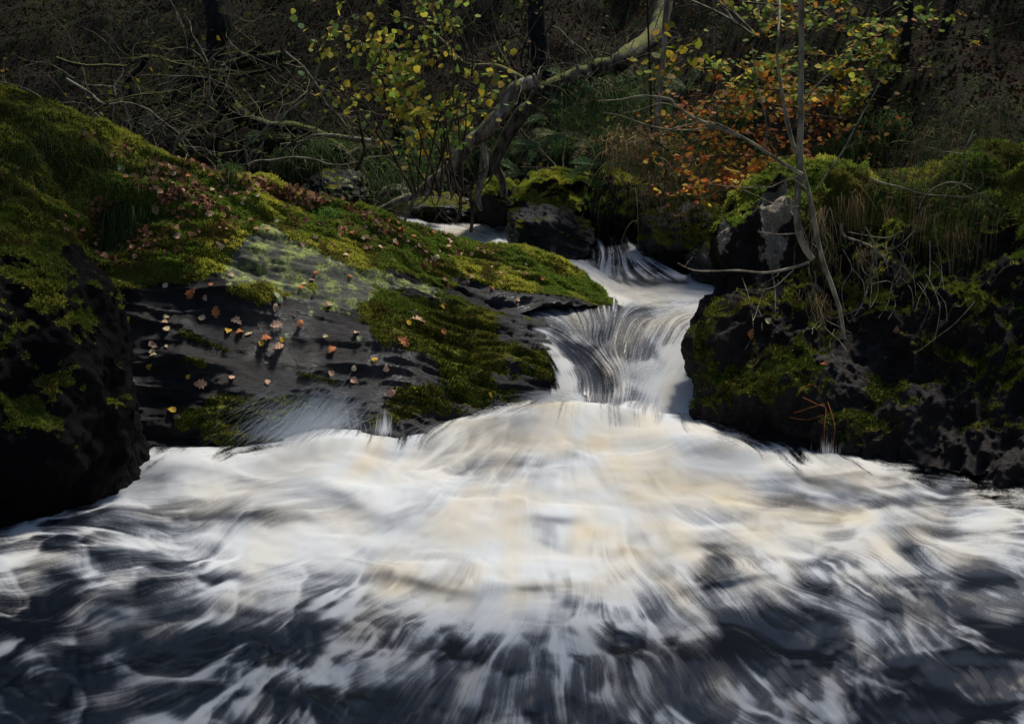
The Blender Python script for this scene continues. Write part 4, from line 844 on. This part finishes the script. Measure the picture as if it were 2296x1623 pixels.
# arching sedges above the right rock, with dry hanging blades below
for k, (tx_, ty_, Y_, lb) in enumerate(((2110, 300, 9.2, 'tall arching sedge at the upper right with straw coloured tips'), (2170, 360, 8.7, 'arching grass clump at the right edge above the rock'), (1990, 400, 8.7, 'green and straw grass on the hollow of the right rock'), (2080, 410, 8.5, 'fine grass spilling over the right rock top'),
                                         (2230, 240, 9.6, 'tall pale grass beyond the right edge'), (2180, 450, 8.2, 'drooping grass fringe at the right edge'))):
    tussock(lb, tx_, ty_, Y_, .16, 170, .5 if k in (0, 1, 4) else .34, tuple(tuple(.6 * w_ for w_ in c_) for c_ in GRN[:3] + DRY[:2]), 1.9, .0018, (-.9, -.35, .75), None, .55)
for k, (tx_, ty_, lb) in enumerate(((1900, 440, 'dry grass hanging from the notch of the right rock'), (1835, 560, 'brown hanging root mat below the sapling foot'), (1990, 460, 'straw grass draped down the right rock face'), (2090, 480, 'long draped grass under the right rock rim'), (1820, 660, 'hanging brown root fibres beneath the sapling'), (1880, 500, 'drooping dead fern and grass left of the roots'), (1830, 470, 'dry blades beside the sapling trunk'), (2140, 520, 'thin hanging grass at the right edge of the rock'), (1950, 560, 'sparse dry blades beside the bare roots'))):
    h = hit(tx_, ty_); p = h[0]
    tussock(lb, tx_, ty_, p.y - .05, .07, 90, .28, DRY + DRY + GRN[:1], .3, .0014, (.05, -.2, -1), None, .3)
# ferns
def fern(label, tx, ty, Y, dirs, L, col):
    o = empty('fern', label, 'fern')
    for dx, dz in dirs:
        m_ = 20; t = np.linspace(0, 1, m_); p = P(tx, ty, Y); d = np.array([dx, -.35, dz]); d /= np.linalg.norm(d)
        c = p + d * L * t[:, None] + np.array([0, 0, -.28 * L]) * (t ** 2)[:, None]; g = Geo(); tube(g, c, .003, .001, np.array(col) * .7, 4, m_)
        s = np.cross(d, [0, -.6, .8]); s /= np.linalg.norm(s); pl = L * .20 * np.sin(np.pi * (t * .8 + .14)) ** 1.2
        for sg in (1, -1): leaves(g, c, np.repeat((sg * s + .35 * d)[None], m_, 0) + .08 * R.randn(m_, 3), np.repeat([[0, -.6, .8]], m_, 0) + .15 * R.randn(m_, 3), pl, palette(m_, col, jit=.12), .16, .03)
        g.build('frond', MAT_GRASS, o)
fern('green fern fronds arching over the mossy boulders', 1345, 370, 12.6, [(-1, -.1), (-.8, .3), (.9, .2), (-.3, .8)], .42, (.06, .12, .035))
fern('pale green fern beside the arching trunk', 1215, 330, 13.0, [(-1, .1), (-.9, .4), (.6, .5)], .40, (.10, .15, .06))
fern('upright fern right of the arching trunk', 1275, 240, 13.2, [(-.2, 1), (-.7, .7), (-1, .1), (.6, .7)], .42, (.07, .12, .05))
fern('yellowing drooping fern behind the mossy boulders', 1250, 300, 13.2, [(-1, .2), (.8, 0), (-.9, -.2)], .45, (.15, .16, .07))
fern('small bright fern tuft between two mossy boulders', 1330, 420, 13.0, [(-.6, .6), (.2, 1), (.7, .5), (-.2, .8)], .25, (.06, .14, .03))
fern('fern on the bank left of the tall mossy boulder', 1400, 290, 12.9, [(-.8, .4), (.8, .4), (0, 1)], .3, (.05, .10, .03))

FC = [('drooping fern on the dark bank, %s', (.05, .09, .03)), ('shaded fern on the wooded bank, %s', (.07, .11, .035)), ('fading fern on the far bank, %s', (.13, .12, .05))]
for k, (x_, y_, pl) in enumerate(((1170, 390, 'behind the mossy boulder'), (1290, 190, 'right of the arching trunk bend'), (1385, 200, 'below the straight part of the arching trunk'), (1430, 175, 'under the pale slim sapling'), (1540, 200, 'above the orange sprays'), (1340, 330, 'above the scarred boulder'), (1450, 420, 'among the pale grass fringe'), (620, 300, 'behind the dead branch'), (840, 330, 'beneath the hazel leaves'), (1060, 250, 'between hazel and fallen trunk'), (1620, 440, 'beneath the lower beech spray'), (1560, 460, 'left of the black hollow'), (1230, 260, 'at the elbow of the arching trunk'))):
    h = hit_ground(x_, y_); lb, c_ = FC[k % 3]
    fern(lb % pl, x_, y_, h - .15, [(-1, R.uniform(-.2, .4)), (-.6, .5), (.3, .7), (.9, R.uniform(0, .4)), (-.9, -.1)], R.uniform(.4, .65), c_)
for k, (x_, y_, pl) in enumerate(((1260, 330, 'above the mossy round boulder'), (1390, 300, 'left of the dry tussock'), (1520, 280, 'behind the orange sprays'), (1650, 260, 'deep behind the beech'), (1340, 160, 'at the upper edge over the arching trunk'), (1480, 180, 'around the pale slim sapling'), (1030, 300, 'between the hazel stems'), (850, 420, 'by the small upright stone'), (640, 360, 'just behind the ridge litter'), (1600, 470, 'in the bank hollow right'), (1900, 330, 'in shade right of the sapling'), (2000, 280, 'under the dark leaning trunk'), (1750, 380, 'behind the sapling fork'), (1130, 330, 'left of the arching trunk foot'))):
    h = hit_ground(x_, y_); tussock('shaded green sedge tuft ' + pl, x_, y_, h - .1, .15, 330, R.uniform(.35, .55), GRN, 1.3)
# bare roots over the right rock
def root(label, paths, mat=BARK_PALE):
    o = empty('exposed_root', label, 'root'); g = Geo()
    for q, r in paths:
        pts = []
        for x, y in q:
            h = hit(x, y); p = np.array(h[0]) if h else P(x, y, 8); pts.append(P(x, y, min(p[1] - .06, 8.2 if x > 1700 else 9)))
        tube(g, pts, r, r * .4, TW, 6, None, .008)
    g.build('wood', mat, o)
root('pale forked root snaking down the right rock face', [([(1883, 500), (1890, 528), (1930, 545), (1958, 565), (1950, 620), (1935, 680), (1905, 720)], .012), ([(1958, 562), (1980, 580), (1990, 610)], .009), ([(1950, 640), (1985, 632), (2000, 636)], .006), ([(1935, 690), (1895, 705), (1870, 712)], .006)])
root('thin tangle of pale rootlets low beside the sapling stem', [([(1840, 690), (1850, 715), (1880, 730), (1910, 745)], .005), ([(1835, 720), (1850, 735), (1880, 760), (1900, 790)], .004), ([(1870, 735), (1860, 770), (1870, 800)], .004), ([(1820, 740), (1836, 720), (1850, 700)], .004)])
root('orange red rootlets spread on the wet black rock', [([(1800, 890), (1830, 905), (1850, 915), (1846, 960), (1850, 1010)], .003), ([(1780, 925), (1810, 915), (1848, 905)], .003), ([(1770, 935), (1810, 940), (1845, 930)], .003), ([(1790, 880), (1820, 860), (1845, 880)], .0025), ([(1855, 900), (1870, 960), (1865, 1000)], .0025)],
     bark_material('orange_root', (.25, .07, .02), (.4, .14, .04), 0))
root('long pale twig arching across the top of the right rock', [([(2060, 470), (2075, 440), (2110, 415), (2150, 412), (2200, 440), (2240, 470)], .007), ([(2070, 465), (2060, 500), (2040, 530), (2000, 560), (1960, 545)], .006), ([(2020, 520), (1980, 535), (1900, 520)], .005)], BARK_TWIG)
root('bare upright twig at the right edge above the rock', [([(2183, 290), (2168, 330), (2160, 370), (2155, 410), (2120, 430)], .006), ([(2160, 345), (2120, 342), (2080, 330)], .004)], BARK_TWIG)
root('lone straw slanting before the black shade at the right edge', [([(2184, 675), (2140, 725), (2100, 755), (2052, 792)], .004)], BARK_PALE)
root('fallen bramble stem slanting before the dark bank', [], BARK_TWIG) if 0 else None
for k in range(16):
    x0 = R.uniform(1660, 2120); y0 = R.uniform(430, 640); q = [(x0, y0)]
    for j in range(4): q.append((q[-1][0] + R.uniform(-22, 22), q[-1][1] + R.uniform(22, 60)))
    root(['thin pale hanging root strand on the right rock face', 'brown hanging root strand on the right rock face'][k % 2], [(q, R.uniform(.0025, .006)), ([q[1], (q[1][0] + 25, q[1][1] + 30), (q[1][0] + 30, q[1][1] + 70)], .0025)], BARK_PALE if k % 2 == 0 else BARK_TWIG)
o = empty('bramble_stem', 'orange brown bare bramble stem slanting down across the bank', 'stem'); g = Geo(); tube(g, Pts([(1510, 485), (1530, 480), (1600, 435), (1660, 400), (1740, 360)], 11.3), .007, .011, TW, 6); tube(g, Pts([(1535, 478), (1542, 500), (1540, 525)], 11.3), .005, .003, TW, 5)
g.build('stem', bark_material('bramble', (.22, .10, .03), (.4, .2, .07), 0), o)
root('moss green twig hanging on the dark middle of the right rock', [([(1725, 590), (1735, 640), (1740, 700)], .005), ([(1690, 720), (1700, 690), (1712, 650)], .003)], BARK_TWIG)

# ------------------------------------------------------------------ grass and leaf drifts on the big rock
sx, sy = screen(VA)
def on_rock(mask, n, lift=0.):
    ar = np.linalg.norm(np.cross(np.gradient(VA, axis=0), np.gradient(VA, axis=1)), axis=-1)
    pr = (ar * mask * (NA[..., 1] < .5)).ravel(); k = R.choice(pr.size, n, p=pr / pr.sum()); p = VA.reshape(-1, 3)[k]; nn = NA.reshape(-1, 3)[k]
    return p + nn * lift + .01 * R.randn(n, 3) * (1 - np.abs(nn)), nn
gm = (gs(sx, sy, 180, 380, 130, 70, .4) + gs(sx, sy, 340, 380, 120, 25, .45) * .6 + gs(sx, sy, 60, 330, 150, 120) + .9 * gs(sx, sy, 140, 290, 120, 20, .45)) * (sx > -150)
p, nn = on_rock(gm + 1e-9, 9000); g = Geo(); blades(g, p, nn * .6 + [0, -.1, .6] + .45 * R.randn(9000, 3), R.uniform(.04, .13, 9000), .0022, palette(9000, *(GRN + GRN + DRY[:1]), jit=.3), .9); g.build('grass', MAT_GRASS, None, True, kind='stuff', label='short dark grass at the upper left of the big rock', category='grass')
gm = gs(sx, sy, 300, 480, 38, 22) + gs(sx, sy, 265, 500, 30, 25); p, nn = on_rock(gm * (gm > .1), 1800); g = Geo(); blades(g, p, [0, -.8, .3] + .4 * R.randn(1800, 3), R.uniform(.12, .28, 1800), .0026, palette(1800, *GRN, jit=.3) * .8, 1.5); g.build('grass_tussock', MAT_GRASS, None, True, label='dark green grass tuft drooping into the hollow of the left rock', category='grass tussock')
lm = gs(sx, sy, 420, 440, 90, 22, .25) + gs(sx, sy, 260, 490, 60, 30, .5) + .8 * gs(sx, sy, 300, 530, 60, 25, .3) + gs(sx, sy, 350, 375, 140, 9, .42) + 1.2 * gs(sx, sy, 590, 420, 160, 9, .3) + 1.6 * gs(sx, sy, 730, 458, 100, 9, .33) + .3 * gs(sx, sy, 480, 480, 120, 50) + .12 * gs(sx, sy, 800, 520, 300, 60, .3) + .5 * gs(sx, sy, 200, 560, 80, 60)
p, nn = on_rock(lm * (lm > .05) * (fbm(VA * 6, 2, 301) > -.2), 2300, .012); n = 2300
LB = ((.22, .10, .06), (.30, .15, .09), (.16, .07, .04), (.38, .22, .13), (.12, .06, .035))
g = Geo(); q = nn + .4 * R.randn(n, 3); q /= np.linalg.norm(q, axis=1, keepdims=True); leaves(g, p, R.randn(n, 3), q, R.uniform(.025, .055, n), palette(n, *LB, jit=.3), .42, .2, .15); g.build('leaf_litter', MAT_DRY, None, True, kind='stuff', label='drifts of small brown leaves along the crest and hollows of the big rock', category='leaf litter')

# ------------------------------------------------------------------ single fallen leaves, one object each
def leaf_mesh(kind, col, k):
    rs = np.random.RandomState(k); n = 15; t = np.linspace(0, 1, n)
    if kind == 'oak': w = .30 * np.sin(np.pi * t ** .8) * (1 + .35 * np.sin(t * 26)) + .01
    elif kind == 'birch': w = .42 * np.sin(np.pi * t ** .62) ** 1.1 * (1 - .2 * t) + .006
    elif kind == 'willow': w = .18 * np.sin(np.pi * t) + .005
    else: w = .34 * np.sin(np.pi * t ** .85) + .006
    curl = rs.uniform(.05, .25); cup = rs.uniform(.05, .25)
    V = np.zeros((n, 5, 3)); u = np.array([-1, -.5, 0, .5, 1])
    V[..., 0] = t[:, None] * (1 + 0 * u) ; V[..., 1] = w[:, None] * u; V[..., 2] = curl * np.sin(np.pi * t)[:, None] + cup * w[:, None] * np.abs(u) ** 1.3 + .03 * rs.randn(n, 5)
    V[..., 0] -= .5
    g = Geo(); c = np.repeat((np.array(col) * (1 + .12 * rs.randn(n * 5, 1))), 1, 0)
    i = np.arange(n * 5).reshape(n, 5); g.add(V, np.stack([i[:-1, :-1], i[1:, :-1], i[1:, 1:], i[:-1, 1:]], -1), c)
    o = g.build('fallen_leaf', MAT_DRY); me = o.data; bpy.data.objects.remove(o); return me
LC = {'tan': (.62, .38, .25), 'rust': (.50, .19, .08), 'brown': (.32, .16, .10), 'gold': (.62, .40, .06), 'cream': (.66, .52, .30), 'green': (.30, .36, .20), 'pink': (.52, .30, .24)}
KC = {}
def put_leaf(tx, ty, col, kind, sz, place, group):
    h = hit(tx, ty)
    if not h: return
    key = (kind, col, R.randint(3))
    if key not in KC: KC[key] = leaf_mesh(kind, LC[col], len(KC) + 3)
    o = bpy.data.objects.new('fallen_leaf', KC[key]); COL.objects.link(o)
    nrm = (Vector(h[1]) + Vector((0, 0, .35)) + Vector(.12 * R.randn(3))).normalized(); qt = nrm.to_track_quat('Z', 'Y'); o.rotation_mode = 'QUATERNION'
    from mathutils import Quaternion
    o.rotation_quaternion = qt @ Quaternion((0, 0, 1), R.uniform(0, 6.28)); o.location = h[0] + nrm * .007
    o.scale = (sz,) * 3
    o['label'] = '%s %s leaf %s' % (col, kind, place); o['category'] = 'leaf'; o['group'] = group
LV = [(485, 699, 'rust', 'oak', .085), (529, 724, 'tan', 'oak', .09), (621, 729, 'tan', 'oak', .09), (673, 727, 'rust', 'oak', .07), (511, 744, 'gold', 'birch', .06), (537, 748, 'rust', 'oak', .065), (557, 750, 'cream', 'willow', .06), (597, 762, 'rust', 'oak', .08), (585, 770, 'gold', 'birch', .05), (633, 762, 'gold', 'birch', .05), (642, 756, 'green', 'willow', .06), (624, 778, 'tan', 'oak', .08),
      (744, 787, 'rust', 'oak', .08), (742, 837, 'tan', 'birch', .05), (794, 825, 'cream', 'birch', .045), (796, 855, 'tan', 'birch', .06), (840, 810, 'gold', 'birch', .055), (866, 826, 'tan', 'birch', .05), (878, 882, 'pink', 'oak', .075), (798, 748, 'tan', 'birch', .05), (805, 760, 'green', 'birch', .05), (730, 755, 'cream', 'birch', .04), (902, 768, 'rust', 'oak', .1), (990, 688, 'gold', 'birch', .055),
      (935, 720, 'tan', 'oak', .11), (914, 723, 'gold', 'birch', .05), (992, 745, 'rust', 'oak', .06), (1098, 886, 'gold', 'willow', .06), (384, 922, 'gold', 'birch', .065), (449, 860, 'tan', 'oak', .09), (600, 858, 'tan', 'oak', .055), (521, 848, 'tan', 'birch', .05), (424, 845, 'gold', 'birch', .04), (454, 713, 'cream', 'birch', .06), (372, 713, 'cream', 'birch', .05), (371, 723, 'tan', 'birch', .045),
      (372, 740, 'cream', 'birch', .06), (374, 778, 'cream', 'willow', .05), (344, 790, 'cream', 'birch', .05), (345, 798, 'cream', 'birch', .055), (340, 770, 'tan', 'birch', .05), (348, 777, 'tan', 'birch', .045), (338, 822, 'gold', 'birch', .055), (430, 659, 'rust', 'oak', .09), (463, 668, 'tan', 'oak', .05), (371, 641, 'cream', 'birch', .05), (397, 531, 'tan', 'birch', .06), (372, 532, 'gold', 'birch', .05), (491, 548, 'tan', 'willow', .06),
      (497, 555, 'cream', 'birch', .05), (506, 543, 'gold', 'birch', .04), (518, 617, 'cream', 'birch', .05), (474, 641, 'rust', 'birch', .04), (620, 668, 'green', 'willow', .10), (628, 673, 'green', 'birch', .06), (617, 690, 'tan', 'willow', .08), (735, 685, 'tan', 'birch', .05), (674, 645, 'rust', 'birch', .045), (683, 637, 'cream', 'birch', .04), (700, 630, 'tan', 'birch', .04), (708, 615, 'rust', 'oak', .05),
      (776, 575, 'cream', 'birch', .05), (678, 548, 'tan', 'birch', .04), (784, 622, 'rust', 'birch', .04), (885, 542, 'cream', 'birch', .05), (940, 550, 'tan', 'birch', .05), (954, 565, 'tan', 'willow', .05), (968, 580, 'cream', 'willow', .06), (980, 577, 'cream', 'birch', .05), (1005, 640, 'rust', 'birch', .045), (1055, 622, 'tan', 'birch', .05), (1030, 570, 'cream', 'birch', .045), (1100, 600, 'tan', 'birch', .045),
      (900, 518, 'rust', 'oak', .07), (860, 520, 'rust', 'oak', .06), (1010, 545, 'tan', 'willow', .06), (840, 532, 'tan', 'birch', .05), (1150, 648, 'gold', 'birch', .045), (1165, 610, 'tan', 'birch', .04), (266, 378, 'green', 'birch', .08), (425, 457, 'tan', 'oak', .06), (470, 480, 'tan', 'oak', .07), (560, 430, 'cream', 'birch', .05), (300, 500, 'gold', 'birch', .06), (350, 470, 'tan', 'oak', .08), (245, 515, 'tan', 'oak', .07), (330, 515, 'rust', 'oak', .07)]
for tx_, ty_, c_, k_, s_ in LV:
    if sy is not None:
        if ty_ < 700 and tx_ < 470: pl, gp = 'in the shaded hollow at the upper left of the big rock', 'single leaves in the upper left hollow'
        elif tx_ < 400: pl, gp = 'caught in the wet gully at the left of the dark slab', 'leaves in the wet gully'
        elif 500 < tx_ < 830 and 510 < ty_ < 700: pl, gp = 'on the pale green lichen slab', 'leaves on the lichen slab'
        elif ty_ > 690 and tx_ < 890: pl, gp = 'stuck on the bare wet black slab', 'leaves on the wet black slab'
        elif ty_ > 680: pl, gp = 'on the dark moss belt above the foaming wave', 'leaves on the dark moss belt'
        else: pl, gp = 'on the sunlit moss of the long ridge', 'leaves on the sunlit ridge'
    put_leaf(tx_, ty_, c_, k_, s_ * 1.12, pl, gp)
for k in range(90):
    tx_ = R.uniform(380, 1250); cy_ = np.interp(tx_, [112, 300, 480, 650, 800, 950, 1100, 1240], [238, 330, 385, 420, 460, 505, 550, 590]); ty_ = cy_ + 8 + 110 * R.rand() ** 1.6
    c_ = ['tan', 'brown', 'rust', 'pink', 'cream'][R.randint(5)]; put_leaf(tx_, ty_, c_, ['birch', 'oak'][R.randint(2)], R.uniform(.03, .055), 'lying near the crest of the sunlit mossy ridge', 'leaves along the ridge crest')
for tx_, ty_, c_, k_, s_, pl in ((1690, 748, 'rust', 'oak', .09, 'curled on the dark right rock face'), (1720, 719, 'cream', 'birch', .06, 'stuck alone on the middle of the right rock face'), (1773, 792, 'green', 'birch', .07, 'bright on the lower moss of the right rock'), (2045, 455, 'rust', 'oak', .08, 'lodged in grass on the right rock top'), (1850, 815, 'rust', 'birch', .06, 'low on the right rock below the roots'), (2010, 738, 'brown', 'birch', .06, 'in deep shade of the right rock')):
    put_leaf(tx_, ty_, c_, k_, s_, pl, 'leaves on the right rock')

# ------------------------------------------------------------------ unseen oak added on the left bank so its limbs shade the stream edges
o = tree_obj('added_shade_oak', 'added oak on the left bank, outside the view, placed to shade the stream edges', 'tree')
g = Geo(); tube(g, [(-7.2, 7.5, .8), (-7.1, 7.5, 2.2), (-6.9, 7.6, 3.6), (-6.6, 7.8, 5.5)], .38, .26, TW, 14, 30); g.build('trunk', BARK_GREY, o)
g = Geo(); limbs = [tube(g, q, .14, .03, TW, 9, 40, .05) for q in ([(-6.8, 7.6, 3.8), (-5.0, 8.4, 4.2), (-3.6, 8.8, 4.4), (-1.6, 9.3, 4.6)], [(-6.9, 7.6, 3.7), (-5.4, 6.4, 4.2), (-3, 6.2, 4.3), (0, 6.3, 4.2), (4.4, 6.2, 4.2)], [(-6.7, 7.8, 4.6), (-4, 10.8, 6.6), (-1.5, 11.6, 6.9), (2.6, 11.2, 6.2), (5.2, 10.8, 5.1)], [(-6.6, 7.8, 5.4), (-5.5, 10.5, 6.4), (-4, 13, 7.2), (-2, 14, 7.6)])]
for a in limbs: twigs(g, a, 24, 1.1, .012, TW, .9, 0, 2, (1, 1, .3))
g.build('limbs', BARK_GREY, o)
g = Geo()  # leaf clumps placed for the shade they cast
for cx_, cy_, cz_, rx_, ry_, rz_, n in ((0., 5.7, 4.3, 5.8, 1.0, .3, 2700), (5.7, 9.6, 5.0, 1.8, 1.3, .3, 1100), (-3.1, 9.3, 4.4, 1.3, .9, .3, 800), (-2.0, 8.2, 4.3, 1.1, .9, .3, 800), (-4.3, 8.4, 4.4, 1.1, 1.5, .3, 700)):
    D = R.randn(n, 3); D /= np.linalg.norm(D, axis=1, keepdims=True); p = np.array([cx_, cy_, cz_]) + D * np.array([rx_, ry_, rz_]) * (R.rand(n, 1) ** .45)
    leaves(g, p, R.randn(n, 3), np.array([0, 0, 1]) + .5 * R.randn(n, 3), R.uniform(.09, .15, n), palette(n, (.12, .13, .03), (.2, .14, .03)), .35)
g.build('leaves', MAT_LEAF, o)

# ------------------------------------------------------------------ labels of look-alikes say which one, counted from the left
ORD = ['leftmost', 'second from left', 'third from left', 'fourth from left', 'fifth from left', 'sixth from left', 'seventh from left', 'eighth from left', 'ninth from left', 'tenth from left', 'eleventh from left', 'twelfth from left', 'thirteenth from left', 'fourteenth from left']
ORD2 = ['rightmost', 'second from right', 'third from right', 'fourth from right', 'fifth from right', 'sixth from right']
bpy.context.view_layer.update()
fam = {}
for ob in list(SC.objects):
    if ob.parent is None and ob.get('category') in ('leaf', 'shrub', 'root'): fam.setdefault(ob['label'], []).append(ob)
for lb, obs in fam.items():
    if len(obs) < 2: continue
    def key(q):
        if q.type == 'MESH': return float(screen(q.matrix_world.translation)[0])
        return float(screen(q.children[0].data.vertices[0].co)[0])
    for k, ob in enumerate(sorted(obs, key=key)): ob['label'] = '%s, %s' % (lb.replace(' at the upper left of the big rock', ' of the big rock').replace('lying near the crest of the sunlit mossy ridge', 'near the crest of the mossy ridge').replace(' at the left of the dark slab', ' of the dark slab'), ORD[k] if k < len(ORD) else ORD2[min(len(ORD2) - 1, len(obs) - 1 - k)])
